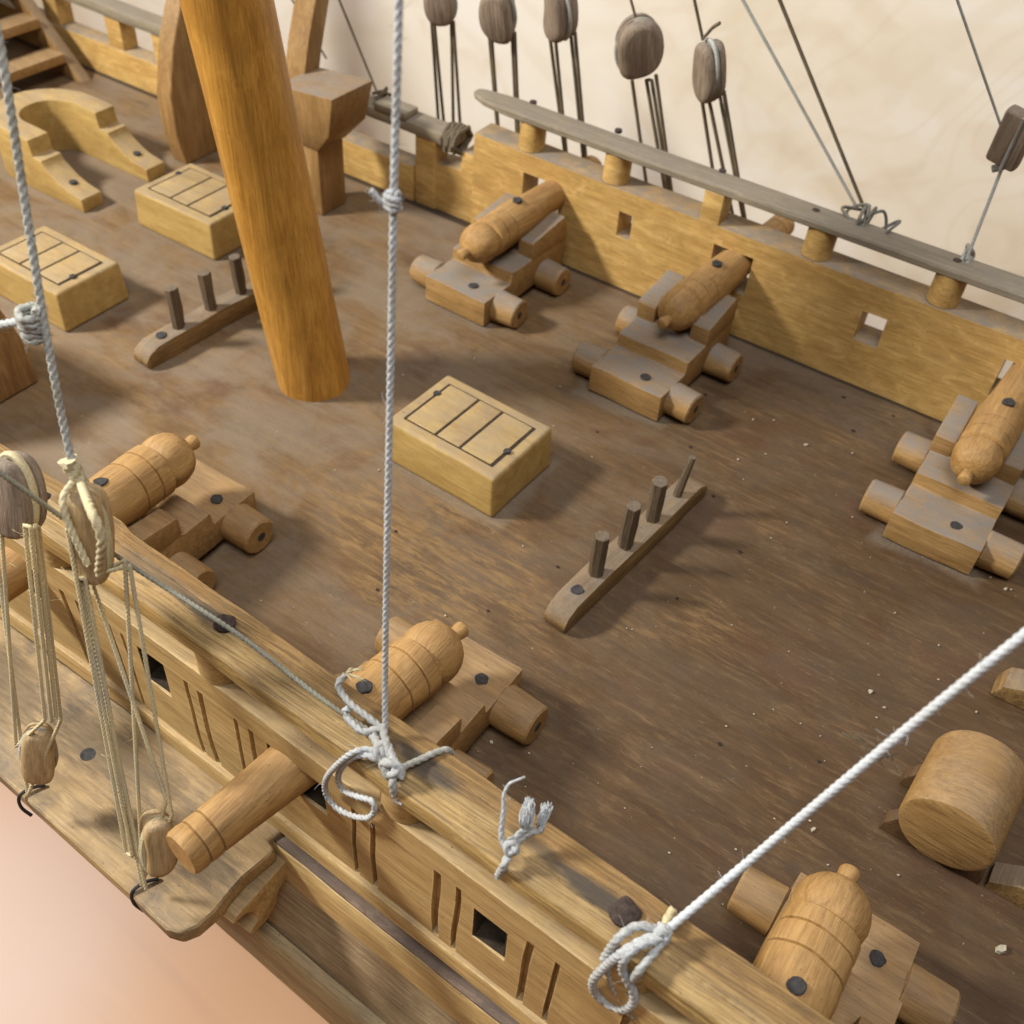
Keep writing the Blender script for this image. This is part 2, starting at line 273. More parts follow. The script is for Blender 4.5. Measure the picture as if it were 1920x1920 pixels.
# ------------------------------------------------------------------ mesh helpers (all coordinates in working units)
class MB:
    def __init__(s): s.v = []; s.f = []
    def add(s, vs, fs):
        o = len(s.v); s.v += [Vector(v) for v in vs]; s.f += [[i+o for i in f] for f in fs]; return s
    def box(s, lo, hi, mat=None):
        x0, y0, z0 = lo; x1, y1, z1 = hi
        vs = [(x0, y0, z0), (x1, y0, z0), (x1, y1, z0), (x0, y1, z0), (x0, y0, z1), (x1, y0, z1), (x1, y1, z1), (x0, y1, z1)]
        if mat: vs = [mat @ Vector(v) for v in vs]
        return s.add(vs, [(0, 3, 2, 1), (4, 5, 6, 7), (0, 1, 5, 4), (1, 2, 6, 5), (2, 3, 7, 6), (3, 0, 4, 7)])
    def loft(s, rings, closed=True, caps=True):
        n = len(rings[0]); vs = [p for r in rings for p in r]; fs = []
        for k in range(len(rings)-1):
            for i in range(n if closed else n-1):
                j = (i+1) % n; fs.append((k*n+i, k*n+j, (k+1)*n+j, (k+1)*n+i))
        if caps and closed:
            fs.append(tuple(range(n-1, -1, -1))); fs.append(tuple((len(rings)-1)*n+i for i in range(n)))
        return s.add(vs, fs)
    def lathe(s, prof, n=36, mat=None, jit=0.0, seed=0):
        # prof: (t, r) along local +y
        rings = []
        for t, r in prof:
            ring = []
            for i in range(n):
                a = -2*math.pi*i/n; rr = r
                if jit: rr *= 1+jit*noise.noise(Vector((math.cos(a)*1.3+seed, t*1.1, math.sin(a)*1.3)))
                p = Vector((math.cos(a)*rr, t, math.sin(a)*rr)); ring.append(mat @ p if mat else p)
            rings.append(ring)
        return s.loft(rings)
    def cyl(s, a, b, r, n=24, r2=None, jit=0.0, seed=0):
        a = Vector(a); b = Vector(b); L = (b-a).length
        q = Vector((0, 1, 0)).rotation_difference((b-a).normalized()).to_matrix().to_4x4()
        r2 = r if r2 is None else r2; e = min(r, r2)*.10
        prof = [(0, r-e), (e, r), (L*.5, (r+r2)/2), (L-e, r2), (L, r2-e)]
        return s.lathe(prof, n, Matrix.Translation(a) @ q, jit, seed)
    def prism(s, poly, d0, d1, plane='xz'):
        # poly: 2-D points; extruded along the third axis
        def P(p, d): return {'xz': (p[0], d, p[1]), 'yz': (d, p[0], p[1]), 'xy': (p[0], p[1], d)}[plane]
        return s.loft([[P(p, d0) for p in poly], [P(p, d1) for p in poly]])
    def build(s, name, mat, parent=None, bevel=0.0, seg=2, jit=0.0, sub=0.0, angle=35, loc=None, rz=0.0):
        me = bpy.data.meshes.new(name)
        bm = bmesh.new(); vs = [bm.verts.new(v) for v in s.v]
        for f in s.f:
            try: bm.faces.new([vs[i] for i in f])
            except ValueError: pass
        bmesh.ops.recalc_face_normals(bm, faces=bm.faces)
        if bevel:
            bm.edges.ensure_lookup_table()
            es = [e for e in bm.edges if len(e.link_faces) == 2 and e.calc_face_angle(0) > R_(angle)]
            bmesh.ops.bevel(bm, geom=es, offset=bevel, segments=seg, profile=.6, affect='EDGES', clamp_overlap=True)
        if sub:
            for _ in range(3):
                es = [e for e in bm.edges if e.calc_length() > sub]
                if not es: break
                bmesh.ops.subdivide_edges(bm, edges=es, cuts=1, use_grid_fill=True)
        if jit:
            k = random.random()*50
            for v in bm.verts:
                p = v.co*.9+Vector((k, k, k)); v.co += Vector((noise.noise(p), noise.noise(p+Vector((9, 0, 0))), noise.noise(p+Vector((0, 9, 0)))))*jit
        for v in bm.verts: v.co *= S
        bm.to_mesh(me); bm.free()
        for p in me.polygons: p.use_smooth = True
        me.set_sharp_from_angle(angle=R_(angle))
        me.materials.append(M[mat] if isinstance(mat, str) else mat)
        o = bpy.data.objects.new(name, me); C.objects.link(o)
        if parent: o.parent = parent
        if loc is not None: o.location = Vector(loc)*S
        o.rotation_euler.z = rz
        return o
def tag(o, label=None, cat=None, group=None, kind=None):
    if label: o['label'] = label
    if cat: o['category'] = cat
    if group: o['group'] = group
    if kind: o['kind'] = kind
    return o
def thing(name, label, cat, loc=(0, 0, 0), rz=0.0, group=None):
    o = bpy.data.objects.new(name, None); C.objects.link(o); o.empty_display_size = .01
    o.location = Vector(loc)*S; o.rotation_euler.z = rz; return tag(o, label, cat, group)
def copy_tree(o, parent=None):
    c = o.copy(); C.objects.link(c)
    if parent: c.parent = parent
    for ch in list(o.children): copy_tree(ch, c)
    return c
def spline(pts, step=.08):
    pts = [Vector(p) for p in pts]
    if len(pts) == 2: pts = [pts[0], pts[0].lerp(pts[1], .5), pts[1]]
    P = [pts[0]*2-pts[1]]+pts+[pts[-1]*2-pts[-2]]; out = []
    for i in range(1, len(P)-2):
        a, b, c, d = P[i-1:i+3]; n = max(2, int((c-b).length/step))
        for k in range(n):
            t = k/n; out.append(.5*((2*b)+(c-a)*t+(2*a-5*b+4*c-d)*t*t+(3*b-a-3*c+d)*t**3))
    out.append(pts[-1]); return out
def tube(mb, path, r, n=8, lobes=0, pitch=None, r_end=None, deep=.46):
    # one continuous skin; with lobes its section is the three-strand twist of a laid rope
    rings = []; T = (path[1]-path[0]).normalized()
    N = T.orthogonal().normalized(); s = 0.0
    for i, p in enumerate(path):
        t = (path[min(i+1, len(path)-1)]-path[max(i-1, 0)]).normalized()
        if t.length < .5: t = T
        N = (N - t*N.dot(t)); N = N.normalized() if N.length > 1e-6 else t.orthogonal().normalized()
        B = t.cross(N); T = t
        if i: s += (p-path[i-1]).length
        rr0 = r if r_end is None else r+(r_end-r)*i/(len(path)-1)
        ring = []
        for k in range(n):
            a = 2*math.pi*k/n; rr = rr0
            if lobes: rr = rr0*(1.08-deep+deep*abs(math.cos(lobes/2*(a-s/pitch*2*math.pi)))**.8)
            ring.append(p+N*(math.cos(a)*rr)+B*(math.sin(a)*rr))
        rings.append(ring)
    return mb.loft(rings)
def rope(name, pts, r, mat, parent=None, twist=True, fuzz=0, r_end=None, deep=.46):
    path = spline(pts, r*.55 if twist else max(.08, r*1.5)); mb = MB()
    if twist: tube(mb, path, r, 18, 3, r*(7.0 if deep > .4 else 5.5), r_end, deep)
    else: tube(mb, path, r, 6, r_end=r_end)
    o = mb.build(name, mat, parent, angle=80)
    if fuzz:
        fb = MB()
        for _ in range(fuzz):
            p = random.choice(path); d = Vector((random.gauss(0, 1), random.gauss(0, 1), random.gauss(0, 1))).normalized()
            L = random.uniform(.6, 1.7)*r; e = Vector((random.gauss(0, 1), random.gauss(0, 1), random.gauss(0, 1)))*L*.9
            tube(fb, spline([p, p+d*(L*.4+r*.7), p+d*(L*.6+r*.7)+e*.7, p+d*(L*.5+r*.6)+e*1.3], L*.2), .0034, 3, r_end=.002)
        fo = fb.build('loose_fibres', mat, o, angle=180); fo['kind'] = 'stuff'
    return o

# ------------------------------------------------------------------ the setting
def shift(x): return -.038*(x+8) if x > -11 else .114-.012*(-11-x)*-1*0.2
mb = MB()
xs = [-44+i*2 for i in range(29)]
mb.loft([[(x, 5.9+shift(x), 0), (x, 23.6, 0), (x, 23.6, -.5), (x, 5.9+shift(x), -.5)] for x in xs])
tag(mb.build('deck', 'deck', angle=20), kind='structure')
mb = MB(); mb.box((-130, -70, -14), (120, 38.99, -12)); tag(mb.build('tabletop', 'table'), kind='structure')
mb = MB(); mb.box((-150, 39, -14), (130, 40.5, 110)); tag(mb.build('wall', 'wall'), kind='structure')

# ------------------------------------------------------------------ bulwarks
def grid_wall(mb, xs, zs, yin, yout, cut):
    """A plank wall on an x-z grid. cut(i, j) -> None for an opening, else how deep the outside is carved there."""
    nx, nz = len(xs)-1, len(zs)-1
    D = [[cut(i, j) for j in range(nz)] for i in range(nx)]
    key = {}; vs = []
    def V(i, j, side, d):
        k = (i, j, side, round(d, 4))
        if k not in key:
            key[k] = len(vs); x, z = xs[i], zs[j]; y = yin(x, z) if side == 'i' else yout(x, z)
            vs.append((x, y+(d if side == 'o' else 0), z))
        return key[k]
    fs = []
    for i in range(nx):
        for j in range(nz):
            d = D[i][j]
            if d is None: continue
            fs.append((V(i, j, 'i', 0), V(i+1, j, 'i', 0), V(i+1, j+1, 'i', 0), V(i, j+1, 'i', 0)))
            fs.append((V(i, j, 'o', d), V(i, j+1, 'o', d), V(i+1, j+1, 'o', d), V(i+1, j, 'o', d)))
            for di, dj, a, b in ((-1, 0, (0, 0), (0, 1)), (1, 0, (1, 0), (1, 1)), (0, -1, (0, 0), (1, 0)), (0, 1, (0, 1), (1, 1))):
                ii, jj = i+di, j+dj
                e = D[ii][jj] if 0 <= ii < nx and 0 <= jj < nz else None
                p, q = (i+a[0], j+a[1]), (i+b[0], j+b[1])
                if e is None: fs.append((V(*p, 'i', 0), V(*q, 'i', 0), V(*q, 'o', d), V(*p, 'o', d)))
                elif abs(e-d) > 1e-6 and (di+dj) > 0: fs.append((V(*p, 'o', e), V(*q, 'o', e), V(*q, 'o', d), V(*p, 'o', d)))
    mb.add(vs, fs)
def axis_breaks(lo, hi, step, extra):
    a = {round(x, 3) for x in extra}; n = int((hi-lo)/step)
    for k in range(n+1):
        x = round(lo+(hi-lo)*k/n, 3)
        if all(abs(x-e) > .12 for e in extra) or k in (0, n): a.add(x)
    return sorted(a)
PORT_X = (-13.6, -7.77, -.05, 6.3)                 # gun ports, one per cannon
def rail(name_thing, parent, pts, prof, mat, jit=.03):
    mb = MB(); rings = []
    n = len(pts)
    for k, (x, y, z, sc) in enumerate(pts):
        rings.append([Vector((x, y+(a-.42)*sc+.42, z+b*sc)) for a, b in prof])
    mb.loft(rings); return mb.build('rail', mat, parent, jit=jit, angle=28)

# far bulwark
fb = thing('bulwark', 'golden wooden bulwark on the far side of the guns, with square ports and grey rail', 'bulwark', (-8, 23.5, 0))
def yfi(x): return 23.08+.0055*max(0, -x-8)**2*.35
ports = [(PORT_X[0]-.65, PORT_X[0]+.6, 1.25, 2.28), (PORT_X[1]-.5, PORT_X[1]+.62, 1.25, 2.36), (PORT_X[2]-.62, PORT_X[2]+.62, 1.2, 2.25), (PORT_X[3]-.6, PORT_X[3]+.6, 1.2, 2.25)]
scut = [(-11.1, -10.67, 1.52, 2.25), (-4.13, -3.5, 1.25, 2.1), (3.0, 3.55, 1.3, 2.1)]
holes = ports+scut
xs = axis_breaks(-16.0, 9, .8, [h[0] for h in holes]+[h[1] for h in holes])
zs = sorted({-.3, .5, .9, 2.7, 2.85} | {h[2] for h in holes} | {h[3] for h in holes})
def inhole(x, z, hs): return any(h[0] < x < h[1] and h[2] < z < h[3] for h in hs)
mb = MB(); grid_wall(mb, xs, zs, lambda x, z: yfi(x), lambda x, z: yfi(x)+.86, lambda i, j: None if inhole((xs[i]+xs[i+1])/2, (zs[j]+zs[j+1])/2, holes) else 0.0)
rel = lambda o, p: [setattr(o, 'parent', p), setattr(o, 'location', o.location-p.location)]
def part(o, p): rel(o, p); return o
part(mb.build('planking', 'golden', angle=25, jit=.012), fb)
mb = MB(); mb.prism([(-17.75, -.3), (-15.97, -.3), (-15.97, 2.15), (-16.45, 2.15), (-16.5, 1.55), (-17.5, 1.45), (-17.75, .9)], yfi(-17)+.02, yfi(-17)+.84)
part(mb.build('stepped_end', 'golden', bevel=.05), fb)
RP = [(0, .02), (.06, -.05+.12), (.10, .36), (.16, .41), (.5, .43), (.78, .40), (.84, .34), (.86, .06), (.80, 0), (.06, 0)]
RP = [(.0, .05), (.0, .17), (.05, .23), (.35, .255), (.55, .25), (.80, .22), (.86, .17), (.86, .05), (.80, 0), (.06, 0)]
rp = [(-16.35, yfi(-16.3)+.1, 3.73, .35), (-16.2, yfi(-16.2)+.05, 3.69, .6), (-15.8, yfi(-15.8), 3.66, .85)]+[(x, yfi(x)+.0, 3.65, 1) for x in (-15, -13, -11, -9, -7, -5, -3, -1, 1, 3, 5, 7, 9)]
part(rail('rail', None, rp, RP, 'rail_grey'), fb)
for k, (x, sq) in enumerate(((-14.3, 0), (-11.55, 0), (-8.55, 1), (-5.75, 0), (-2.55, 0), (.6, 0), (3.8, 0))):
    mb = MB(); y = yfi(x)+.42
    if sq: mb.box((x-.27, y-.42, 2.83), (x+.27, y+.25, 3.68))
    else: mb.cyl((x, y-.02, 2.83), (x+.02, y, 3.68), .37, 20, jit=.05, seed=k)
    part(mb.build('post', 'golden', bevel=.03 if sq else 0), fb)
for u, v in ((1160, 243), (1355, 319), (1530, 394), (1795, 488), (1000, 190)):
    p = az(u, v, 3.91); mb = MB(); mb.cyl(p-Vector((0, 0, .08)), p+Vector((0, 0, .012)), .10, 12)
    part(mb.build('nail', 'rust'), fb)
# low bulwark towards the stern
lb = thing('bulwark', 'low grey-topped bulwark near the stern with an open gap beneath its rail', 'bulwark', (-24, 23.4, 0))
mb = MB(); mb.box((-44, 23.15, -.3), (-18.2, 23.85, 1.12)); part(mb.build('planking', 'golden', bevel=.04), lb)
mb = MB(); mb.box((-44, 23.15, 2.15), (-16.7, 23.9, 2.5)); part(mb.build('rail', 'rail_grey', bevel=.08, jit=.05, sub=1.2), lb)
for x in (-17.75, -28.9, -31.2, -34.5):
    mb = MB(); mb.box((x-.38, 23.2, -.2 if x > -20 else 1.1), (x+.38, 23.85, 2.18)); part(mb.build('post', 'golden', bevel=.06), lb)
mb = MB(); mb.box((-19.6, 23.1, 2.48), (-18.4, 23.75, 2.72)); part(mb.build('cleat', 'rail_grey', bevel=.08), lb)
lash = MB(); 
pth = []
for k in range(70):
    a = k/70*2*math.pi*4.6; pth.append(Vector((-17.1+.5*k/70, 23.52+.46*math.cos(a)+.05*math.sin(k*2.3), 2.3+.33*math.sin(a)+.05*math.cos(k*1.7))))
tube(lash, pth, .07, 6); tag(lash.build('rope_lashing', 'brown_rope'), 'dark rope lashing wound around the end of the low stern rail', 'rope')

# near bulwark
nb = thing('bulwark', 'pale bulwark on the near side, its outside carved with slots below a striped rail', 'bulwark', (-8, 5.9, 0))
gports = [(-14.2, -12.95, 1.25, 2.25), (-7.25, -6.05, 1.25, 2.27), (.35, 1.5, 1.25, 2.2)]
gsc = [(-10.25, -9.6, 1.2, 2.1), (-3.22, -2.62, .95, 1.9)]
slots = [-14.85, -14.5, -12.1, -11.72, -10.95, -10.6, -9.05, -8.72, -7.95, -7.6, -5.5, -5.12, -3.88, -3.52, -2.26, -1.82, -.7, -.35, 1.9, 2.25]
hol = gports+gsc
ext = [h[0] for h in hol]+[h[1] for h in hol]
SW = {s_: .042+.03*((k*7) % 5)/5 for k, s_ in enumerate(slots)}
for s_ in slots: ext += [s_-SW[s_], s_+SW[s_]]
xs2 = axis_breaks(-30, 4, .7, ext)
zs2 = sorted({-.02, .02, .12, .55, 1.55, 2.12, 2.28, 2.32, 2.86} | {h[2] for h in hol} | {h[3] for h in hol})
def yo(x, z): return 5.50+shift(x)
def cutn(i, j):
    x, z = (xs2[i]+xs2[i+1])/2, (zs2[j]+zs2[j+1])/2
    if inhole(x, z, hol): return None
    if z > 2.28: return 0.0
    if any(abs(x-s_) < SW[s_]-.001 for s_ in slots) and .02 < z < 2.28: return .20
    return .055
mb = MB(); grid_wall(mb, xs2, zs2, lambda x, z: 6.34+shift(x), yo, cutn)
for v in mb.v:
    if .05 < v.z < 2.2 and not any(h[0]-.1 < v.x < h[1]+.1 for h in hol): v.x += .05*noise.noise(Vector((v.x*1.1, v.z*.8, 3)))
part(mb.build('planking', 'golden_near', angle=25, jit=.018), nb)
for x0, x1, z0_, z1_ in hol:
    ring = lambda d: [Vector((x, y, z)) for x, z in ((x0+d, z0_+d), (x1-d, z0_+d), (x1-d, z1_-d), (x0+d, z1_-d)) for y in (0,)]
    a = .045; ys = (5.58+shift(x0), 6.335+shift(x0)); mb = MB()
    o4 = [(x0-.01, z0_-.01), (x1+.01, z0_-.01), (x1+.01, z1_+.01), (x0-.01, z1_+.01)]; i4 = [(x0+a, z0_+a), (x1-a, z0_+a), (x1-a, z1_-a), (x0+a, z1_-a)]
    vs = [(x, y, z) for y in ys for x, z in o4]+[(x, y, z) for y in ys for x, z in i4]; fs = []
    for k in range(4):
        m_ = (k+1) % 4; fs += [(k, m_, 4+m_, 4+k), (8+k, 12+k, 12+m_, 8+m_), (k, 8+k, 8+m_, m_), (4+k, 4+m_, 12+m_, 12+k)]
    mb.add(vs, fs); part(mb.build('port_lining', 'soot'), nb)
NP = [(.0, .06), (.0, .26), (.04, .34), (.12, .385), (.28, .385), (.30, .372), (.33, .40), (.56, .43), (.58, .412), (.62, .435), (.83, .42), (.86, .37), (.86, .06), (.82, 0), (.06, 0)]
rp = []
xx = -32
while xx < 4.2:
    ww = 1.0+(.10 if xx < -10.9 else 0); rp.append((xx, 5.47+shift(xx), 3.44, ww)); xx += .35
part(rail('rail', None, rp, NP, 'rail_near', jit=.035), nb)
for k, x in enumerate((-15.3, -12.1, -8.35, -4.65, -.95, 2.5)):
    mb = MB(); y = 5.89+shift(x); mb.cyl((x, y, 2.84), (x, y, 3.48), .41, 20, jit=.06, seed=k+9); part(mb.build('post', 'golden_near'), nb)
for u, v, r in ((421, 1170, .17), (1172, 1712, .2), (735, 1448, .12), (84, 935, .12)):
    p = az(u, v, 3.86); mb = MB(); mb.lathe([(-.05, r*.9), (.03, r*.95), (.06, r*.8), (.085, r*.5), (.09, .01)], 22, Matrix.Translation(p) @ Matrix.Rotation(R_(90), 4, 'X'), .22, u); part(mb.build('nail', 'rust'), nb)

# near side of the hull: strakes below the bulwark
hu = thing('ship_hull', 'outside of the model hull, long moulded strakes running below the slotted bulwark', 'hull', (-8, 5, -2))
def strake(name, prof, mat, x0=-34, x1=5, jit=.02):
    mb = MB(); n = int((x1-x0)/.6)
    mb.loft([[Vector((x0+(x1-x0)*k/n, y+shift(x0+(x1-x0)*k/n), z)) for y, z in prof] for k in range(n+1)])
    return part(mb.build(name, mat, angle=30, jit=jit), hu)
strake('moulding', [(5.47, .0), (5.44, -.06), (5.43, -.38), (5.48, -.45), (6.3, -.45), (6.3, -.03)], 'golden_near')
strake('wale', [(5.60, -.46), (5.60, -.63), (5.30, -.63), (5.26, -.70), (5.21, -1.55), (5.26, -1.62), (6.3, -1.62), (6.3, -.46)], 'golden_near')
strake('ledge', [(5.60, -.60), (5.315, -.60), (5.305, -.628), (5.60, -.628)], 'ledge')
strake('planking', [(5.30, -1.63), (5.02, -2.35), (4.82, -2.95), (4.9, -3.1), (6.3, -3.1), (6.3, -1.63)], 'hull_dark')
strake('main_wale', [(4.80, -2.92), (4.66, -3.02), (4.60, -3.12), (4.50, -4.3), (4.55, -4.42), (6.3, -4.42), (6.3, -3.12), (4.9, -3.12)], 'hull_edge')
strake('bottom_planking', [(4.75, -4.43), (5.2, -6.5), (6.6, -9.5), (9.5, -11.7), (14.6, -11.98), (14.6, -8), (9, -5), (6.3, -4.43)], 'hull_dark')
strake('far_side', [(14.6, -11.98), (19.7, -11.7), (22.6, -9.5), (24, -5.5), (23.95, -.35), (22.9, -.35), (22.5, -5), (19, -8), (14.6, -8)], 'hull_dark')

# channel: the shelf outside the hull that carries the rigging
ch = thing('channel_board', 'dusty wooden shelf standing out from the hull under the pulley tackles', 'shelf', (-11, 4.2, -.1))
z0, z1 = -.90, -.5
CP = [az(u, v, z1) for u, v in ((0, 1458), (235, 1672), (285, 1718), (312, 1742), (340, 1750), (370, 1738), (400, 1712), (438, 1666), (459, 1643), (490, 1617), (518, 1592), (504, 1574))]
out = [(-30, CP[0].y+.5)]+[(p.x, p.y) for p in CP]+[(CP[-1].x+.1, 5.6), (-30, 5.6)]
mb = MB(); mb.prism(out, z0, z1, 'xy'); part(mb.build('board', 'channel', bevel=.09, seg=3, jit=.03), ch)
br = [(y, z-.42) for y, z in ((5.4, -.48), (4.05, -.48), (3.95, -.62), (4.25, -.75), (4.45, -1.0), (4.42, -1.3), (4.2, -1.45), (4.25, -1.62), (4.62, -1.66), (4.85, -1.45), (4.95, -1.15), (5.15, -1.05), (5.4, -1.25))]
for x in (-7.15, -12.5):
    mb = MB(); mb.prism(br, x-.22, x+.22, 'yz'); part(mb.build('bracket', 'golden_near', bevel=.04), ch)
p = az(165, 1415, -.5); mb = MB(); mb.cyl(p-Vector((0, 0, .05)), p+Vector((0, 0, .012)), .15, 14); part(mb.build('nail', 'iron'), ch)

# ------------------------------------------------------------------ mast
mb = MB(); rings = []
for z in [i*.6 for i in range(30)]:
    r = .88-.003*z
    ring = []
    for i in range(32):
        a = 2*math.pi*i/32; k = 1+.016*math.cos(8*a+.4)+.02*noise.noise(Vector((math.cos(a), math.sin(a), z*.22)))
        ring.append((math.cos(a)*r*k-.105*z, math.sin(a)*r*k-.05*z, z))
    rings.append(ring)
mb.loft(rings); o = mb.build('mast', 'mast', loc=(-14.6, 14.62, .0), angle=60)
tag(o, 'thick orange-brown varnished mast rising from the middle of the deck', 'mast')

# ------------------------------------------------------------------ cannons
def nail_at(p, r, parent, d=(0, 0, 1)):
    d = Vector(d).normalized(); mb = MB(); q = Vector((0, 1, 0)).rotation_difference(d).to_matrix().to_4x4(); mb.lathe([(-.06, r*.9), (.018, r), (.034, r*.86), (.024, r*.6), (.030, r*.3), (.028, .01)], 18, Matrix.Translation(Vector(p)) @ q, .22, random.random()*40); return mb.build('nail', 'iron', parent)
def cannon(x, yrear, side, slide, label, seed, rz=0.0, yaw=0.0, elev=6.5, cheek=1.62, bx=0.0, bz=0.0):
    t3, fa = (2.1, 2.72) if side > 0 else (1.92, 2.3); CM = 'carriage_far' if side > 0 else 'carriage'; CL = 1.62 if side > 0 else 1.3
    t = thing('cannon', label, 'cannon', (x, yrear, 0), (0 if side > 0 else math.pi)+rz, 'wooden cannons at the gun ports')
    W = .97+random.uniform(-.03, .03)
    prof = [(0, .06), (.06, .78), (1.14, .80), (1.18, 1.1), (2.28, 1.14), (2.32, cheek), (3.55, cheek+.03), (3.62, .1), (1.6, .1)]
    # stepped body, then two cheeks that leave a trough for the barrel
    mb = MB(); mb.prism([(0, .06), (0, .80), (1.16, .80), (1.2, 1.12), (t3, 1.12), (t3+.02, 1.16), (t3+CL, 1.16), (t3+CL, .22), (.8, .22), (.7, .06)], -W, W, 'yz')
    b = mb.build('carriage', CM, t, bevel=.035, jit=.035, sub=.7)
    for s in (-1, 1):
        mb = MB(); a0, a1 = (.50, W+.02) if s > 0 else (-W-.02, -.50)
        mb.prism([(t3, 1.1), (t3, cheek-.05), (t3+.06, cheek), (t3+CL*.9, cheek+CL*.12), (t3+CL, cheek), (t3+CL, 1.1)], a0, a1, 'yz')
        mb.build('cheek', CM, t, bevel=.05, jit=.03)
    for yw in (.62, fa):
        for s in (-1, 1):
            mb = MB(); L = .72+random.uniform(-.06, .06)
            mb.cyl((s*(W-.02), yw, .43), (s*(W+L), yw+random.uniform(-.04, .04), .42), .42, 22, .40, jit=.08, seed=seed+yw*s)
            wo = mb.build('wheel', CM, t)
            mb = MB(); mb.cyl((s*(W+L-.05), yw, .42), (s*(W+L+.008), yw, .42), .11, 10); mb.build('axle_pin', 'iron', wo)
    # barrel: cascabel, breech ball, rings, taper, muzzle swell
    Mx = Matrix.Translation((bx, .16+slide, 1.70+bz)) @ Matrix.Rotation(R_(yaw), 4, 'Z') @ Matrix.Rotation(R_(elev), 4, 'X')
    rg = lambda t0, r: [(t0-.06, r), (t0-.022, r-.004), (t0-.007, r-.06), (t0+.007, r-.06), (t0+.022, r-.006), (t0+.06, r-.002)]
    prof = [(0, .08), (.015, .135), (.05, .155), (.14, .15), (.24, .125), (.29, .12), (.31, .20), (.36, .32), (.44, .42), (.56, .50), (.70, .545), (.84, .56), (.97, .54), (1.06, .495), (1.09, .475), (1.11, .53), (1.14, .56)]
    prof += rg(1.42, .565)+rg(1.80, .56)+[(2.05, .565), (2.5, .545), (3.2, .49), (4.2, .435), (5.2, .39), (5.75, .375)]+rg(5.85, .373)+rg(6.12, .37)+[(6.2, .372), (6.36, .365), (6.42, .33)]
    if side > 0: prof = [(t0, r0*.94) for t0, r0 in prof]
    prof = [(t0 if t0 < 2.05 else 2.05+(t0-2.05)*.88, r0) for t0, r0 in prof]
    mb = MB(); mb.lathe(prof, 40, Mx, .055, seed)
    br_ = mb.build('barrel', 'cannon', t, angle=40)
    p = Mx @ Vector((0, 2.35, .545)); n = (Mx.to_3x3() @ Vector((0, 0, 1))); nail_at(p, .13, br_, n)
    nail_at((.28 if side > 0 else -.52, .45 if side > 0 else .62, .80), .13, b)
    return t
cannon(-13.58, 19.05, 1, .02, 'cannon farthest from the lens, beside the mast, aimed through the far bulwark', 1, rz=R_(-2), yaw=-3, elev=4)
cannon(-8.02, 18.48, 1, 1.25, 'dusty grey cannon in the middle of the far row, breech pushed well forward', 2, rz=R_(-1), yaw=-5, elev=4)
cannon(-.22, 18.15, 1, .62, 'cannon cut by the right frame edge, glint on its round breech, by the far bulwark', 3, rz=0, yaw=-1.5, elev=4)
cannon(-13.3, 10.3, -1, .2, 'cannon behind the hanging pulley block, shaded stepped carriage near the near rail', 4, rz=R_(1), yaw=2, elev=2.5, bx=.1, bz=.2)
cannon(-6.3, 9.9, -1, .35, 'cannon whose long barrel pokes out through the near bulwark beside the knotted white rope', 5, rz=0, yaw=-7, elev=2, bz=.08)
cannon(1.36, 9.3, -1, .1, 'cannon in the bottom corner, half behind the near rail, dark nail on its barrel', 6, rz=0, yaw=-1, elev=1.5, bx=.40, bz=.28)

# ------------------------------------------------------------------ hatch boxes
def hatch(x0, x1, y0, y1, h, label, rz=0.0, taper=.05):
    cx, cy = (x0+x1)/2, (y0+y1)/2; hx, hy = (x1-x0)/2, (y1-y0)/2
    t = thing('hatch_box', label, 'hatch', (cx, cy, 0), rz, 'hatch boxes on the deck')
    mb = MB(); k = taper
    mb.loft([[(-hx-k, -hy-k, 0), (hx+k, -hy-k, 0), (hx+k, hy+k, 0), (-hx-k, hy+k, 0)], [(-hx, -hy, h), (hx, -hy, h), (hx, hy, h), (-hx, hy, h)]])
    mb.build('box', 'box', t, bevel=.10, seg=4, jit=.014, sub=.8)
    m = .30; g = .036; top = h+.03
    xs_ = [-hx+m, -hx+m+(hx-m)*2*.36, -hx+m+(hx-m)*2*.64, hx-m]
    for i in range(3):
        mb = MB(); mb.box((xs_[i]+g, -hy+m+g*.6, h-.05), (xs_[i+1]-g, hy-m-g*.6, top)); mb.build('panel', 'box', t, bevel=.02)
    fr = MB()
    for a, b_ in (((-hx+m-g, -hy+m-g*.4), (hx-m+g, hy-m+g*.4)),):
        fr.box((a[0], a[1], h-.04), (b_[0], b_[1], h+.012))
    fr.build('groove', 'soot', t)
    for sx in (-1, 1): nail_at((sx*(hx-m), -sx*.28+.05, h+.03), .085, t)
    return t
hatch(-11.36, -8.36, 13.45, 15.65, 1.12, 'clean pale hatch box standing alone amid the deck, casting a shadow', R_(-2))
hatch(-23.3, -20.3, 16.92, 19.1, 1.12, 'hatch box right behind the mast, partly hidden by it')
hatch(-23.6, -20.7, 12.2, 14.15, 1.12, 'hatch box behind the taut grey rope near the left frame edge')

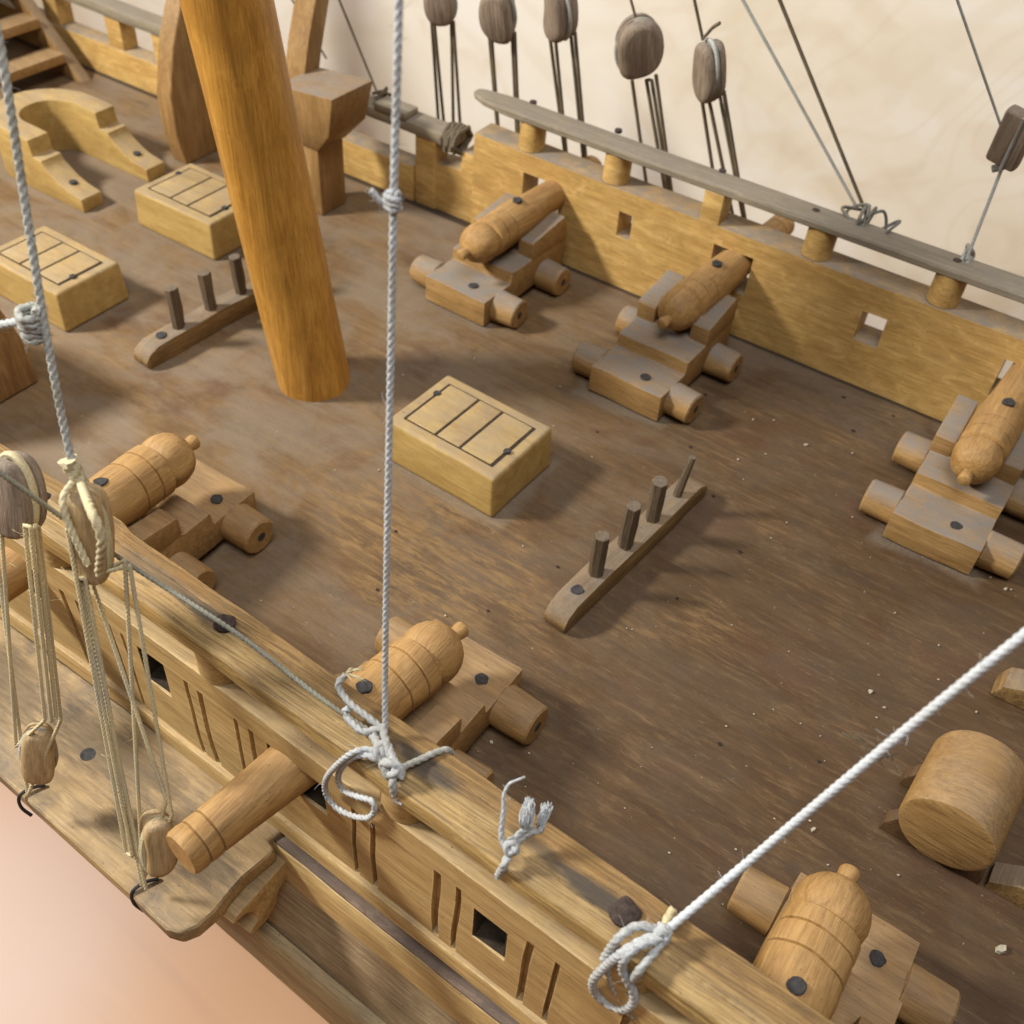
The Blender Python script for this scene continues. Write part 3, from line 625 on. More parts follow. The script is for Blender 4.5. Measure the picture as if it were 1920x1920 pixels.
# ------------------------------------------------------------------ pin rails
def pinrail(x, ya, yb, zt, pins, label, rz, drop=0):
    t = thing('pin_rail', label, 'pin rail', (x, (ya+yb)/2, 0), rz, 'pin rails with upright pins'); h = (yb-ya)/2
    mb = MB(); pr_ = [(-h+.02, .10), (-h, .25), (-h+.12, .42), (-h+.4, zt), (h-.4, zt), (h-.1, .40), (h, .22), (h-.02, .1), (h-.05, 0), (-h+.08, 0)]
    mb.prism(pr_, -.27, .27, 'yz'); mb.build('rail', 'pinrail', t, bevel=.05, jit=.05, sub=.5)
    for k, yy in enumerate(pins):
        L = 1.12+random.uniform(-.06, .06); mb = MB(); dx, dy = random.uniform(-.04, .04), random.uniform(-.05, .05)
        if drop and k == len(pins)-1: mb.cyl((0, yy, zt-.1), (.06, yy+.22, zt+1.0), .11, 8, .08, .2, k)
        else: mb.cyl((0, yy, zt-.1), (dx, yy+dy, zt+L), .155, 7, .165, .32, k*3.3+x)
        mb.build('pin', 'pin', t)
    nail_at((-.02, -h+.75, zt), .14, t); return t
pinrail(-5.42, 11.55, 17.0, .55, [-1.35, -.3, .75, 1.72], 'pin rail beside the lone hatch box, all four pins showing, the farthest one splintered', R_(-4.5), 1)
pinrail(-18.05, 12.35, 17.6, .55, [-1.35, -.3, .72, 1.75], 'pin rail half hidden behind the mast, three dark pins showing', R_(-3))

# ------------------------------------------------------------------ stern fittings
hc = thing('horseshoe_coaming', 'horseshoe shaped wooden coaming with notched arms, beyond the hatch boxes', 'coaming', (-27.2, 17.9, 0))
def arch():
    mb = MB(); rows = []
    zf = [(-25.0, .42), (-25.55, .5), (-25.9, .62), (-26.2, .8), (-26.45, .98), (-26.5, 1.12), (-26.85, 1.12), (-26.9, 1.62), (-27.3, 1.64), (-27.9, 1.64)]
    # outline walked from the tip of one arm round the bow and back; each station: inner point, outer point, top height
    st = []
    for x, z in zf: st.append(((x, 17.05), (x, 16.32), z))
    for k in range(1, 12):
        a = -math.pi/2-math.pi*k/12; st.append(((-27.9+.85*math.cos(a), 17.9+.85*math.sin(a)), (-27.9+1.8*math.cos(a), 17.9+1.6*math.sin(a)), 1.64))
    for x, z in reversed(zf): st.append(((x, 18.75), (x, 19.48), z))
    mb.loft([[(i[0], i[1], 0), (i[0], i[1], z), (o_[0], o_[1], z), (o_[0], o_[1], 0)] for i, o_, z in st])
    return mb.build('coaming', 'box', bevel=.05, seg=2, angle=40)
part(arch(), hc)
for y in (16.7, 19.1):
    p = Vector((-25.75, y, .6)); mb = MB(); mb.cyl(p-Vector((0, 0, .08)), p+Vector((0, 0, .01)), .12, 10); part(mb.build('nail', 'iron'), hc)

kn = [ay(u, v, 20.2) for u, v in ((334, 309), (300, 225), (296, 150), (318, 60), (345, -10), (375, -120))]
mb = MB(); rings = []
K = [(20.3, 0.0, 0), (20.1, 1.0, 0), (20.1, 2.2, 0), (20.5, 3.6, 0), (21.3, 5.2, 0), (22.4, 7.0, 0)]
prf = [(y, z) for y, z, _ in K]+[(26.2, 7.0), (24.6, 5.0), (23.4, 3.0), (22.9, 0)]
mb.prism(prf, -25.6, -24.95, 'yz'); tag(mb.build('knee_board', 'knee', bevel=.08, seg=3, angle=30), 'tall curved frame board standing behind the mast, its edge lit grey', 'frame')
mp_ = thing('timber_post', 'brown post with a flared head and leaning plank, to the right behind the mast', 'post', (-20.05, 21.75, 0))
mb = MB(); mb.box((-20.45, 21.2, 0), (-19.65, 22.3, 2.1)); part(mb.build('post', 'knee', bevel=.06), mp_)
mb = MB(); mb.loft([[(-20.5, 21.15, 2.08), (-19.6, 21.15, 2.08), (-19.6, 22.35, 2.08), (-20.5, 22.35, 2.08)], [(-20.75, 21.0, 2.6), (-19.0, 21.0, 2.75), (-19.0, 22.6, 2.75), (-20.75, 22.6, 2.6)], [(-20.85, 20.95, 3.7), (-18.75, 20.95, 3.9), (-18.75, 22.7, 3.9), (-20.85, 22.7, 3.7)]])
part(mb.build('head', 'knee', bevel=.07), mp_)
XP = -20.7
pp = [apl(u, v, (XP, 0, 0), (1, 0, 0)) for u, v in ((566, 175), (594, 178), (604, 90), (618, 0), (636, -110), (600, -110), (592, 0), (578, 80))]
mb = MB(); mb.prism([(p.y+.55, p.z) for p in pp], XP, XP-.75, 'yz')
part(mb.build('leaning_plank', 'knee', bevel=.05), mp_)
mp_.location.y -= .55*S
ld = thing('ladder', 'short wooden ladder leaning against the dark stern bulkhead', 'ladder', (-33, 21.5, 0))
lad = lambda y: [Vector((-32.4, y, 0)), Vector((-36.6, y, 3.8))]
for y in (22.3, 19.2):
    mb = MB(); mb.prism([(-32.0, 0), (-32.9, 0), (-37.6, 4.4), (-36.7, 4.4)], y-.22, y+.22); part(mb.build('side_rail', 'knee', bevel=.05), ld)
for k in range(5):
    x = -33.1-k*.98; z = .55+k*.93; mb = MB(); mb.box((x-.45, 19.35, z), (x+.45, 22.1, z+.32)); part(mb.build('tread', 'carriage', bevel=.05), ld)
mb = MB(); mb.box((-38.4, 6.2, -.2), (-37.7, 23.1, 13)); tag(mb.build('bulkhead', 'dark_wood', bevel=.05), 'dark brown stern bulkhead wall behind the ladder', 'bulkhead')  # built taller, out of view, so its shade falls on the aft deck
db = thing('deck_block', 'dark brown upright block with a black knob, cut by the left frame edge', 'block', (-20.9, 9.3, 0))
mb = MB(); mb.loft([[(-22.4, 7.6, 0), (-19.6, 7.6, 0), (-19.6, 10.5, 0), (-22.4, 10.5, 0)], [(-22.4, 7.6, 1.3), (-19.55, 7.6, 1.3), (-19.55, 10.42, 1.3), (-22.4, 10.42, 1.3)], [(-22.3, 7.8, 3.0), (-19.75, 7.8, 3.0), (-19.75, 10.0, 3.0), (-22.3, 10.0, 3.0)]])
part(mb.build('body', 'knee', bevel=.12, seg=3, angle=25), db)
p = ay(0, 688, 9.35); p.x = -19.6; mb = MB(); mb.lathe([(0, .2), (.1, .22), (.16, .12), (.2, .01)], 12, Matrix.Translation(p) @ Matrix.Rotation(R_(-90), 4, 'Z')); part(mb.build('knob', 'iron'), db)

# cask on its chocks, and the wooden block at the frame edge
ck = thing('cask', 'smooth wooden cask lying on its side on chocks near the bottom right', 'cask', (2.05, 11.95, .2))
mb = MB(); mb.lathe([(0, .70), (.03, .775), (.10, .80), (.8, .805), (1.62, .79), (1.70, .76), (1.73, .68)], 40, Matrix.Translation((2.08, 11.12, 1.0)) @ Matrix.Rotation(R_(-3), 4, 'Z'), .03, 3)
dr = part(mb.build('drum', 'carriage', angle=45), ck)
mb = MB(); mb.lathe([(0, .1), (.005, .69), (.012, .70), (.02, .2)], 40, Matrix.Translation((2.08, 11.105, 1.0)) @ Matrix.Rotation(R_(-3), 4, 'Z')); eo = mb.build('end_face', 'dark_end', dr); eo.location = -dr.location
for y in (11.45, 12.5):
    for s in (-1, 1):
        mb = MB(); mb.prism([(2.08+s*.2, 0), (2.08+s*.88, 0), (2.08+s*.86, .22), (2.08+s*.70, .52), (2.08+s*.3, .22)], y-.14, y+.14); part(mb.build('chock', 'dark_wood', bevel=.03), ck)
p = az(1893, 1655, .2); mb = MB(); mb.prism([(p.x-.3, 0), (p.x+1.2, 0), (p.x+1.2, .55), (p.x+.1, .5), (p.x-.3, .2)], p.y-.2, p.y+.25); part(mb.build('cradle', 'pinrail', bevel=.04), ck)
mb = MB(); mb.prism([(1.98, 0), (3.4, 0), (3.4, .52), (2.5, .55), (2.12, .36)], 15.35, 15.95); o = mb.build('wood_block', 'pinrail', bevel=.06, jit=.04, sub=.6)
tag(o, 'small brown wood block at the right frame edge, above the cask', 'block')

# ------------------------------------------------------------------ pulley blocks and tackles
def pulley(name, p, wid, hei, thick, mat, label, group, strop='brown_rope', rot=(0, 0, 0), sq=.82):
    t = thing(name, label, 'pulley', p, 0, group); t.rotation_euler = (Matrix.Rotation(rot[1], 3, 'Y') @ Matrix.Rotation(rot[0], 3, 'X') @ Matrix.Rotation(rot[2], 3, 'Z')).to_euler()
    mb = MB(); rings = []
    for tt, sc in ((-.5, .62), (-.46, .82), (-.36, .95), (-.24, 1.0), (-.16, 1.0), (-.13, .88), (-.03, .86), (0, .97), (.03, .86), (.13, .88), (.16, 1.0), (.24, 1.0), (.36, .95), (.46, .82), (.5, .62)):
        ring = []
        for i in range(28):
            a = 2*math.pi*i/28; c, s = math.cos(a), math.sin(a); e = sq
            ring.append((math.copysign(abs(c)**e, c)*wid/2*sc*(1-.06*s), tt*thick, math.copysign(abs(s)**e, s)*hei/2*(sc*.5+.5)))
        rings.append(ring)
    mb.loft(rings); mb.build('shell', mat, t, angle=50, jit=.11)
    sb = MB(); pt = []
    for i in range(41):
        a = 2*math.pi*i/40; pt.append(Vector((math.cos(a)*wid/2*.99, 0.0, math.sin(a)*hei/2*.99)))
    tube(sb, pt, .06, 6); sb.build('strop', strop, t)
    return t
def lanyard(tops, bots, r, mat, label, group, twist=False, fuzz=0):
    pts = []
    for k, (a, b) in enumerate(zip(tops, bots)): pts += ([a, a.lerp(b, .5), b] if k % 2 == 0 else [b, b.lerp(a, .5), a])
    # straight runs with tight turns
    path = []
    for k in range(len(pts)-1):
        n = max(2, int((pts[k+1]-pts[k]).length/(r*.6 if twist else .25)))
        path += [pts[k].lerp(pts[k+1], i/n) for i in range(n)]
    path.append(pts[-1]); mb = MB()
    if twist: tube(mb, path, r, 12, 3, r*7.0)
    else: tube(mb, path, r, 6)
    o = mb.build('lanyard', mat, angle=80); tag(o, label, 'rope', group); 
    if fuzz:
        f2 = MB()
        for _ in range(fuzz):
            p = random.choice(path); d = Vector((random.gauss(0, 1), random.gauss(0, 1), random.gauss(0, 1))).normalized(); L = random.uniform(.07, .2)
            tube(f2, spline([p, p+d*L*.6, p+d*L+Vector((random.gauss(0, .07), 0, random.gauss(0, .07)))], .05), .0036, 3)
        f2.build('loose_fibres', mat, o, angle=180)['kind'] = 'stuff'
    return o
G1 = 'pulley blocks beyond the far rail'; G2 = 'lanyards beyond the far rail'
far = [ # u, v centre, width, height, thick, rot, lower ends (u at v), label
 (826, 2, .85, 1.35, .65, .5, [(808, 20, 822, 225), (812, 20, 832, 228), (846, 20, 850, 232), (850, 40, 863, 238)], 'pulley block by the lashed stern rail, mostly cut off by the top frame edge'),
 (935, 24, .92, 1.45, .75, .35, [(917, 60, 932, 235), (921, 60, 934, 235), (960, 60, 968, 232), (965, 60, 972, 232)], 'split dark pulley block above the pointed end of the far rail'),
 (1051, 22, .95, 1.45, .75, -.45, [(1030, 60, 1058, 280), (1040, 60, 1062, 285), (1070, 60, 1092, 282), (1078, 60, 1098, 290)], 'reddish pulley block cut by the top edge, next right of the split one'),
 (1198, 90, 1.18, 1.55, .75, .75, [(1185, 150, 1210, 330), (1212, 150, 1245, 345), (1222, 150, 1252, 345), (1230, 140, 1258, 350)], 'round pulley block with two pale cheeks, highest of those wholly in view'),
 (1329, 130, .86, 1.5, .62, -.6, [(1315, 180, 1335, 310), (1330, 190, 1370, 385), (1350, 180, 1392, 400), (1357, 170, 1396, 405)], 'narrow pulley block hanging from a rope with a frayed stub')]
LL = ['four brown strands below the block by the lashed stern rail', 'paired brown strands dropping behind the pointed end of the far rail', 'brown strands under the reddish block, passing behind the far rail', 'strands fanning out below the round pale-cheeked pulley block', 'strands under the narrow block with the frayed stub']
for (u, v, wd, he, th, rz, ends, lab), ll in zip(far, LL):
    p = far_plane(u, v); pulley('pulley_block', p, wd, he, th, 'block', lab, G1, 'grey_rope', rot=(R_(14), 0, rz))
    tp = [far_plane(a, b) for a, b, _, _ in ends]; bt = []
    for k, (a, b, c, d) in enumerate(ends):
        q = far_plane(c, d); bt.append(tp[k]+(q-tp[k])*((tp[k].z+.5)/max(.2, tp[k].z-q.z)))
    lanyard(tp, bt, .05, 'brown_rope', ll, G2)
mb = MB(); mb.box((-19.5, 23.9, -.6), (-8, 26.3, -.25)); tag(mb.build('channel_board', 'channel', bevel=.08), 'shelf outside the far bulwark to which the brown strands run', 'shelf')
GR = 'rigging ropes'
def upto(u0, v0, u1, v1, k):   # straight on past the frame
    a, b = far_plane(u0, v0), far_plane(u1, v1); return [a, b, b+(b-a)*k]
for pts, r, mat, lab in (
    (upto(1197, 52, 1183, 0, 9), .035, 'brown_rope', 'dark rope holding up the round pulley block'),
    (upto(1318, 75, 1302, 0, 7), .04, 'brown_rope', 'dark rope from which the narrow pulley block hangs'),
    (upto(1608, 392, 1393, 0, 1.5), .038, 'grey_rope', 'thinner grey line running up from the tangle on the far rail'),
    (upto(1622, 395, 1462, 0, 1.5), .045, 'brown_rope', 'thicker dark line running up from the tangle on the far rail'),
    (upto(1878, 240, 1795, 0, 2), .03, 'grey_rope', 'thin grey line above the flat block at the right edge'),
    (upto(712, 186, 636, 0, 2), .04, 'brown_rope', 'thin line slanting down to the stern rail cleat'),
    (upto(612, 110, 548, 0, 2), .03, 'brown_rope', 'short stretch of line just right of the mast top'),
    (upto(205, 28, 175, -20, 5), .035, 'brown_rope', 'thin line above the stern rail near the ladder')):
    tag(rope('rigging_rope', pts, r, mat, twist=False), lab, 'rope', GR)
p0 = far_plane(1318, 72); tag(rope('rope_stub', [p0, p0+Vector((.1, 0, .15)), far_plane(1336, 52), far_plane(1350, 43)], .045, 'brown_rope', twist=False), 'frayed stub of rope sticking up over the narrow pulley block', 'rope')
# flat block at the right edge with its line to the rail
t = thing('pulley_block', 'flat greyish rectangular pulley block hanging at the right frame edge', 'pulley', far_plane(1899, 260), 0, G1); t.rotation_euler = (R_(12), R_(6), R_(-12))
mb = MB(); mb.box((-.36, -.17, -.66), (.36, .17, .66)); mb.build('shell', 'block', t, bevel=.12, seg=3)
mb = MB(); tube(mb, [Vector((.1, -.2, -.7)), Vector((.1, -.2, 0)), Vector((.1, -.19, .66))], .04, 6); mb.build('strop', 'grey_rope', t)
a = far_plane(1880, 312); b = az(1812, 487, 3.95)
tag(rope('rigging_rope', [a, a.lerp(b, .5), b], .04, 'grey_rope', twist=False), 'grey line from the flat block down to the far rail', 'rope', GR)
mb = MB(); tube(mb, spline([a+Vector((-.18, 0, -.12)), a, a+Vector((.1, 0, .1))], .05), .09, 8); tag(mb.build('rope_knot', 'grey_rope'), 'frayed grey knot under the flat block', 'knot')
def tangle(c, ax, n, rad, r, mat, name, label, seed):
    random.seed(seed); pts = []
    for k in range(n):
        a = k*1.9; pts.append(Vector(c)+Vector((random.gauss(0, ax[0]), math.cos(a)*rad[0]+random.gauss(0, ax[1]), math.sin(a)*rad[1]+random.gauss(0, ax[2]))))
    return tag(rope(name, pts, r, mat, twist=False, fuzz=10), label, 'knot')
c = az(1622, 425, 3.72); tangle(c+Vector((0, .1, .05)), (.28, .06, .06), 22, (.55, .38), .04, 'dark_line', 'rope_knot', 'untidy grey tangle of line tied around the far rail', 5)
c = az(1806, 492, 3.72); tangle(c+Vector((0, .12, 0)), (.08, .04, .04), 12, (.52, .32), .045, 'grey_rope', 'rope_knot', 'grey line knotted round the far rail near the right edge', 6)
c = az(712, 190, 2.45); tangle(c, (.12, .04, .04), 12, (.4, .3), .05, 'brown_rope', 'rope_knot', 'dark lashing on top of the stern rail cleat', 8)

# near tackles
G3 = 'pulley blocks over the near shelf'
pulley('pulley_block', near_plane(170, 1006), .46, 1.4, .44, 'block_tan', 'big tan pulley block strung right in front of a cannon, near the rail', G3, 'tan_rope', (R_(-14), R_(-7), R_(28)), .5)
pulley('pulley_block', near_plane(32, 928), .62, 1.25, .5, 'block', 'dark brown oval pulley block at the left frame edge', G3, 'tan_rope', (R_(-14), R_(-4), R_(10)))
pulley('pulley_block', near_plane(72, 1412), .50, 1.15, .34, 'block_tan', 'pale pulley block standing on the shelf, near the left frame edge', G3, 'grey_rope', (R_(-12), R_(5), R_(40)), .6)
pulley('pulley_block', near_plane(300, 1588), .52, 1.2, .50, 'block_tan', 'worn pulley block on the shelf just under the protruding cannon muzzle', G3, 'tan_rope', (R_(-14), R_(-5), R_(62)), .6)
NP_ = near_plane
lanyard([NP_(126, 990, -.30), NP_(146, 1085, -.26), NP_(160, 1085, -.22), NP_(170, 1085, .1), NP_(234, 1050, .2), NP_(243, 1060, .25), NP_(152, 1085, -.2)],
        [NP_(236, 1598, -.3), NP_(248, 1605, -.3), NP_(266, 1660, -.2), NP_(312, 1500, .1), NP_(268, 1650, .0), NP_(322, 1530, .1), NP_(274, 1668, -.2)], .030, 'tan_rope', 'long tan strands between the big tan block and the block under the muzzle', 'near tackle strands', True, 40)
lanyard([NP_(3, 1000, -.2), NP_(46, 985, -.2), NP_(57, 988, -.2), NP_(66, 985, -.1), NP_(73, 990, 0), NP_(-6, 1050, .1)],
        [NP_(30, 1400, -.2), NP_(84, 1350, -.1), NP_(96, 1352, -.1), NP_(106, 1345, 0), NP_(114, 1350, .1), NP_(52, 1490, -.2)], .030, 'tan_rope', 'tan strands below the dark oval block at the left edge', 'near tackle strands', True, 30)
k1 = NP_(140, 885); e1 = NP_(0, 95); 
sh = [k1, NP_(123, 815), NP_(100, 700), NP_(77, 570), NP_(50, 400), NP_(25, 240), NP_(4, 110), NP_(-30, -60)]
sr = rope('shroud_rope', sh, .050, 'grey_rope', fuzz=40); tag(sr, 'twisted grey shroud slanting down the left side to the big tan block', 'rope')
mb = MB(); rings = spline([k1+Vector((-.06, 0, .18)), k1, k1+Vector((.1, 0, -.22)), k1+Vector((.16, 0, -.4))], .05); tube(mb, rings, .13, 12, 3, .5, r_end=.07); tag(mb.build('rope_knot', 'tan_rope'), 'tan knot where the shroud meets the big tan block', 'knot')
tag(rope('block_strop', [k1+Vector((0, 0, -.1)), NP_(118, 935, -.35), NP_(130, 985, -.4), NP_(165, 1060, -.35)], .045, 'tan_rope'), 'left tan strand straddling the big tan block', 'rope', 'strop strands of the tan block')
tag(rope('block_strop', [k1+Vector((.06, 0, -.15)), NP_(170, 955, -.55), NP_(190, 1010, -.6), NP_(186, 1075, -.5)], .058, 'tan_rope'), 'right tan strand crossing the face of the big tan block', 'rope', 'strop strands of the tan block')
kk = NP_(66, 600)
tag(rope('tie_rope', [NP_(-40, 622, -.1), NP_(0, 610), NP_(45, 602), kk+Vector((.05, -.03, .02))], .055, 'white_rope', fuzz=25), 'short pale tie running to the shroud from the left frame edge', 'rope')
random.seed(3); pts = [kk+Vector((math.cos(i*1.7)*.13, math.sin(i*1.7)*.13-.05, .12-.02*i+.05)) for i in range(22)]
tag(rope('rope_knot', pts, .05, 'grey_rope', fuzz=130), 'fuzzy frayed knot tied on the grey shroud', 'knot')
# line along the near rail
kb = az(716, 1385, 3.98)
tag(rope('rail_line', [NP_(-60, 845, -.9), NP_(0, 887, -.9), az(230, 1050, 5.05), az(440, 1185, 4.55), az(600, 1308, 4.12), kb], .034, 'rail_twine', fuzz=25), 'thin greenish line stretched along above the near rail', 'rope')
# wire hooks over the shelf edge
for (u, v), lab in (((50, 1490), 'black wire hook over the shelf edge at the left'), ((262, 1668), 'black wire hook over the shelf edge under the muzzle')):
    p = az(u, v, -.48); q = [p+Vector((.12, .30, .03)), p+Vector((.0, .10, .07)), p+Vector((-.05, -.10, .03)), p+Vector((.0, -.17, -.18)), p+Vector((.14, -.13, -.38))]
    mb = MB(); tube(mb, spline(q, .04), .030, 8); tag(mb.build('wire_hook', 'black'), lab, 'hook', 'wire hooks on the shelf')

# ------------------------------------------------------------------ ropes tied to the near rail
Z = 3.98
def A(u, v, z=Z): return az(u, v, z)
up = lambda u, v: apl(u, v, (0, 5.95, 3.9), (0, 1, -.22))
top = up(748, 0)
st = rope('stay_rope', [A(722, 1372), up(722, 1250), up(726, 1000), up(734, 600), up(738, 375), up(744, 150), up(748, 0), up(751, -120)], .041, 'white_rope', fuzz=40); tag(st, 'taut white rope rising in front of the lone hatch box from the large knot', 'rope')
kp = up(737, 378); random.seed(11)
pts = [kp+Vector((math.cos(i*2.0)*.075, math.sin(i*2.0)*.075, .10-.018*i)) for i in range(12)]+[kp+Vector((-.16, -.05, .0)), kp+Vector((-.22, -.08, .08))]
tag(rope('rope_knot', pts, .034, 'white_rope', fuzz=60), 'small frayed knot partway up the taut white rope', 'knot')
# the big knot
kn_ = thing('rope_knot', 'large grey-white knot with a hanging loop, tied round the near rail', 'knot', A(722, 1400))
def kr(nm, pts, r=.048, mat='white_rope', fz=6): part(rope(nm, pts, r, mat, fuzz=fz), kn_)
kr('upper_tail', [A(712, 1362, 4.05), A(690, 1345, 4.1), A(660, 1322, 4.15), A(641, 1300, 4.2), A(634, 1282, 4.3), A(648, 1265, 4.4)])
kr('upper_loop', [A(722, 1366, 4.1), A(702, 1368, 4.05), A(680, 1372, 4.02), A(655, 1350, 4.02), A(646, 1334, 4.05), A(655, 1328, 4.12)], .05)
kr('crossing_turn', [A(718, 1360, 4.1), A(722, 1385, 4.12), A(733, 1412, 4.12), A(740, 1440, 4.06), A(736, 1470, 3.92), ay(744, 1495, 5.36), ay(757, 1506, 5.36)], .055)
kr('rail_turn', [A(752, 1440, 4.05), A(780, 1428, 3.96), A(815, 1412, 3.93), A(838, 1406, 3.88), A(846, 1412, 3.75)], .048, 'grey_rope')
kr('knot_body', [A(700, 1380, 4.0), A(712, 1400, 4.12), A(722, 1418, 4.05), A(712, 1425, 4.0), A(705, 1408, 4.1), A(718, 1395, 4.15), A(735, 1420, 4.1), A(742, 1446, 4.1), A(728, 1452, 4.0), A(718, 1432, 4.1), A(735, 1432, 4.16), A(752, 1442, 4.08), A(748, 1458, 4.0)], .062, fz=12)
kr('hanging_loop', [A(705, 1412, 4.05), A(690, 1405, 4.05), ay(660, 1412, 5.34), ay(630, 1436, 5.26), ay(611, 1462, 5.28), ay(612, 1490, 5.30), ay(632, 1515, 5.30), ay(662, 1530, 5.30), ay(690, 1533, 5.30), ay(702, 1520, 5.30), ay(697, 1502, 5.32), ay(672, 1494, 5.32), ay(645, 1482, 5.33), ay(634, 1462, 5.33), ay(640, 1440, 5.33), ay(662, 1420, 5.36), A(688, 1416, 4.02), A(704, 1424, 4.0)], .044, fz=10)
mb = MB(); random.seed(4)
for _ in range(14):
    q = A(648, 1265, 4.4); e = A(random.uniform(655, 690), random.uniform(1248, 1285), 4.45); tube(mb, spline([q, q.lerp(e, .5)+Vector((0, 0, .05)), e], .05), .014, 4, r_end=.004)
part(mb.build('frayed_end', 'tan_rope', angle=180), kn_)
# small frayed bow further along the rail
sk = thing('rope_knot', 'little white knot with two frayed ends standing up from the near rail', 'knot', A(958, 1580))
def sr_(nm, pts, r=.045, fz=6, re=None): part(rope(nm, pts, r, 'white_rope', fuzz=fz, r_end=re), sk)
sr_('rail_turn', [ay(934, 1642, 5.28), A(945, 1622, 3.96), A(955, 1600, 4.05), A(962, 1580, 4.12), A(960, 1568, 4.15)], .052)
sr_('upright_tail', [A(960, 1595, 4.1), A(945, 1585, 4.15), A(940, 1560, 4.3), A(944, 1520, 4.55), A(945, 1490, 4.75), A(955, 1470, 4.9), A(972, 1462, 4.95), A(984, 1457, 4.95)], .045, 10, .015)
sr_('knot_body', [A(952, 1590, 4.0), A(960, 1575, 4.15), A(966, 1590, 4.18), A(955, 1600, 4.1), A(948, 1585, 4.18), A(962, 1582, 4.2), A(968, 1598, 4.05)], .05)
for pts in ([A(964, 1580, 4.1), A(975, 1562, 4.2), A(985, 1555, 4.25), A(988, 1545, 4.3)], [A(966, 1585, 4.08), A(982, 1568, 4.15), A(998, 1560, 4.2), A(1012, 1556, 4.25), A(1018, 1545, 4.3)]): sr_('short_tail', pts, .045)
mb = MB()
for base, tip in ((A(986, 1548, 4.3), (991, 1502)), (A(1014, 1550, 4.28), (1024, 1512))):
    for _ in range(46):
        e = A(tip[0]+random.gauss(0, 5), tip[1]+random.gauss(0, 4), 4.5); b0 = base+Vector((random.gauss(0, .03), random.gauss(0, .03), random.gauss(0, .02)))
        tube(mb, spline([b0, b0.lerp(e, .5)+Vector((random.gauss(0, .03), random.gauss(0, .03), random.gauss(0, .03))), e], .07), .012, 4, r_end=.006)
part(mb.build('frayed_end', 'white_rope', angle=180), sk)
# taut rope and looped knot at the lower right
kr_p = A(1246, 1748, 4.05)
tr = rope('stay_rope', [kr_p, ad(1400, 1618, 12.2), ad(1600, 1450, 11.3), ad(1760, 1318, 10.6), ad(1925, 1186, 9.9), ad(2150, 1010, 9.0)], .053, 'bright_rope', fuzz=36, deep=.34); tag(tr, 'taut white rope crossing the lower right corner above the cask', 'rope')
mb = MB(); random.seed(8); c0 = ad(1640, 1405, 11.2)
for _ in range(6):
    tube(mb, spline([c0+Vector((random.gauss(0, .16), random.gauss(0, .07), random.gauss(0, .07))) for _k in range(4)], .05), .006, 4)
part_ = mb.build('loose_fibres', 'brown_rope', tr, angle=180); part_['kind'] = 'stuff'
lk = thing('rope_knot', 'looped white knot on the near rail at the foot of the lower right rope', 'knot', A(1246, 1752))
def lr(nm, pts, r=.05, mat='white_rope', fz=8): part(rope(nm, pts, r, mat, fuzz=fz), lk)
lr('knot_body', [A(1236, 1738, 4.1), A(1248, 1742, 4.16), A(1250, 1758, 4.1), A(1238, 1766, 4.02), A(1232, 1752, 4.1), A(1244, 1744, 4.18), A(1252, 1752, 4.12)], .06)
lr('short_end', [A(1246, 1740, 4.0), A(1251, 1724, 4.0), A(1262, 1706, 3.97)], .055, 'tan_rope')
lr('long_loop', [A(1240, 1748, 4.05), A(1215, 1738, 4.1), A(1190, 1738, 4.1), A(1160, 1758, 4.05), ay(1140, 1785, 5.22), ay(1132, 1800, 5.2)], .055)
lr('middle_loop', [A(1242, 1755, 4.06), A(1215, 1760, 4.1), A(1190, 1772, 4.08), A(1165, 1788, 4.0), ay(1135, 1812, 5.16), ay(1112, 1838, 5.14), ay(1116, 1862, 5.2), ay(1140, 1882, 5.24), ay(1168, 1892, 5.24), ay(1186, 1882, 5.22), ay(1188, 1862, 5.2), ay(1176, 1838, 5.18), ay(1166, 1815, 5.16), A(1172, 1795, 4.0), A(1195, 1775, 4.1), A(1240, 1758, 4.1)], .058)
lr('back_loop', [ay(1138, 1808, 5.24), ay(1148, 1845, 5.26), ay(1160, 1868, 5.28), ay(1175, 1878, 5.28)], .052, 'grey_rope')
lr('rail_turn', [A(1240, 1768, 4.04), A(1222, 1792, 4.0), A(1198, 1820, 3.94), ay(1185, 1838, 5.22)], .052)
lr('tail_end', [ay(1168, 1892, 5.22), ay(1180, 1900, 5.22), ay(1190, 1910, 5.22)], .035, 'brown_rope', 14)

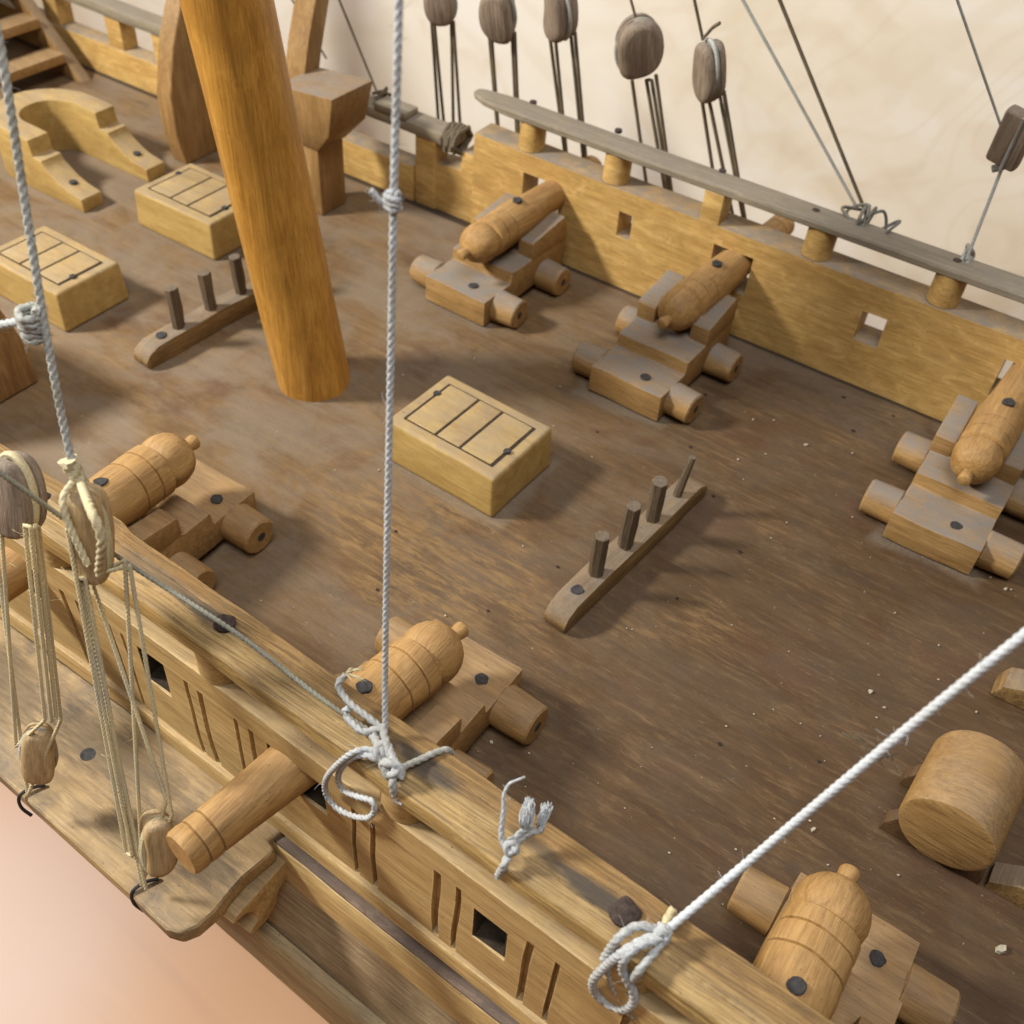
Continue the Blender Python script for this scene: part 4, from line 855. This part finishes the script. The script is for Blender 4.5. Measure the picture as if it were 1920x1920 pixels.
# ------------------------------------------------------------------ litter on the deck
random.seed(21)
crumbs = [(1511, 835, .09), (1451, 788, .05), (1412, 787, .06), (1598, 850, .05), (1628, 690, .03), (1475, 980, .04), (1632, 1297, .09), (1658, 1327, .06), (1525, 1555, .09), (1830, 1335, .05), (1885, 1105, .08), (1896, 1106, .05), (1678, 1150, .05), (1760, 1210, .05), (1384, 862, .06), (890, 672, .05), (985, 1475, .03), (921, 1392, .07), (1875, 1780, .17), (1552, 1622, .04), (710, 882, .05), (1598, 970, .04), (1450, 1330, .03), (1538, 1380, .03), (1185, 1180, .03), (835, 1155, .06)]
mb = MB()
for u, v, r in crumbs:
    r *= .72
    p = az(u, v, .02); q = Matrix.Translation(p) @ Matrix.Rotation(random.uniform(0, 6), 4, 'Z'); n = 6
    ring = [q @ Vector((math.cos(i*math.tau/n)*r*random.uniform(.5, 1.1), math.sin(i*math.tau/n)*r*random.uniform(.4, .8), 0)) for i in range(n)]
    mb.loft([ring, [p+(x-p)*.8+Vector((0, 0, r*.5)) for x in ring]])
for _ in range(70):
    p = az(random.uniform(450, 1900), random.uniform(560, 1900), .012)
    if not (7 < p.y < 22.5): continue
    r = random.uniform(.012, .028); ring = [p+Vector((math.cos(i*1.257)*r, math.sin(i*1.257)*r*.7, 0)) for i in range(5)]; mb.loft([ring, [x+Vector((0, 0, r*.6)) for x in ring]])
tag(mb.build('crumbs', 'crumb', angle=60), 'pale crumbs scattered over the dusty deck', 'litter', kind='stuff')
mb = MB()
for u, v in ((742, 996), (708, 1106), (915, 1145), (1046, 1063), (1338, 930), (1350, 1395), (1388, 1035), (1295, 838), (1323, 740), (1582, 745), (1675, 780), (1600, 808), (1270, 1122), (1536, 1428), (1296, 1835), (1120, 810), (1240, 600), (905, 550)):
    p = az(u, v, .006); r = random.uniform(.035, .06); ring = [p+Vector((math.cos(i*.785)*r*random.uniform(.8, 1.2), math.sin(i*.785)*r*.8, 0)) for i in range(8)]
    mb.loft([ring, [x+Vector((0, 0, .008)) for x in ring]])
tag(mb.build('dirt', 'speck', angle=60), 'small dark specks of dirt on the deck', 'litter', kind='stuff')
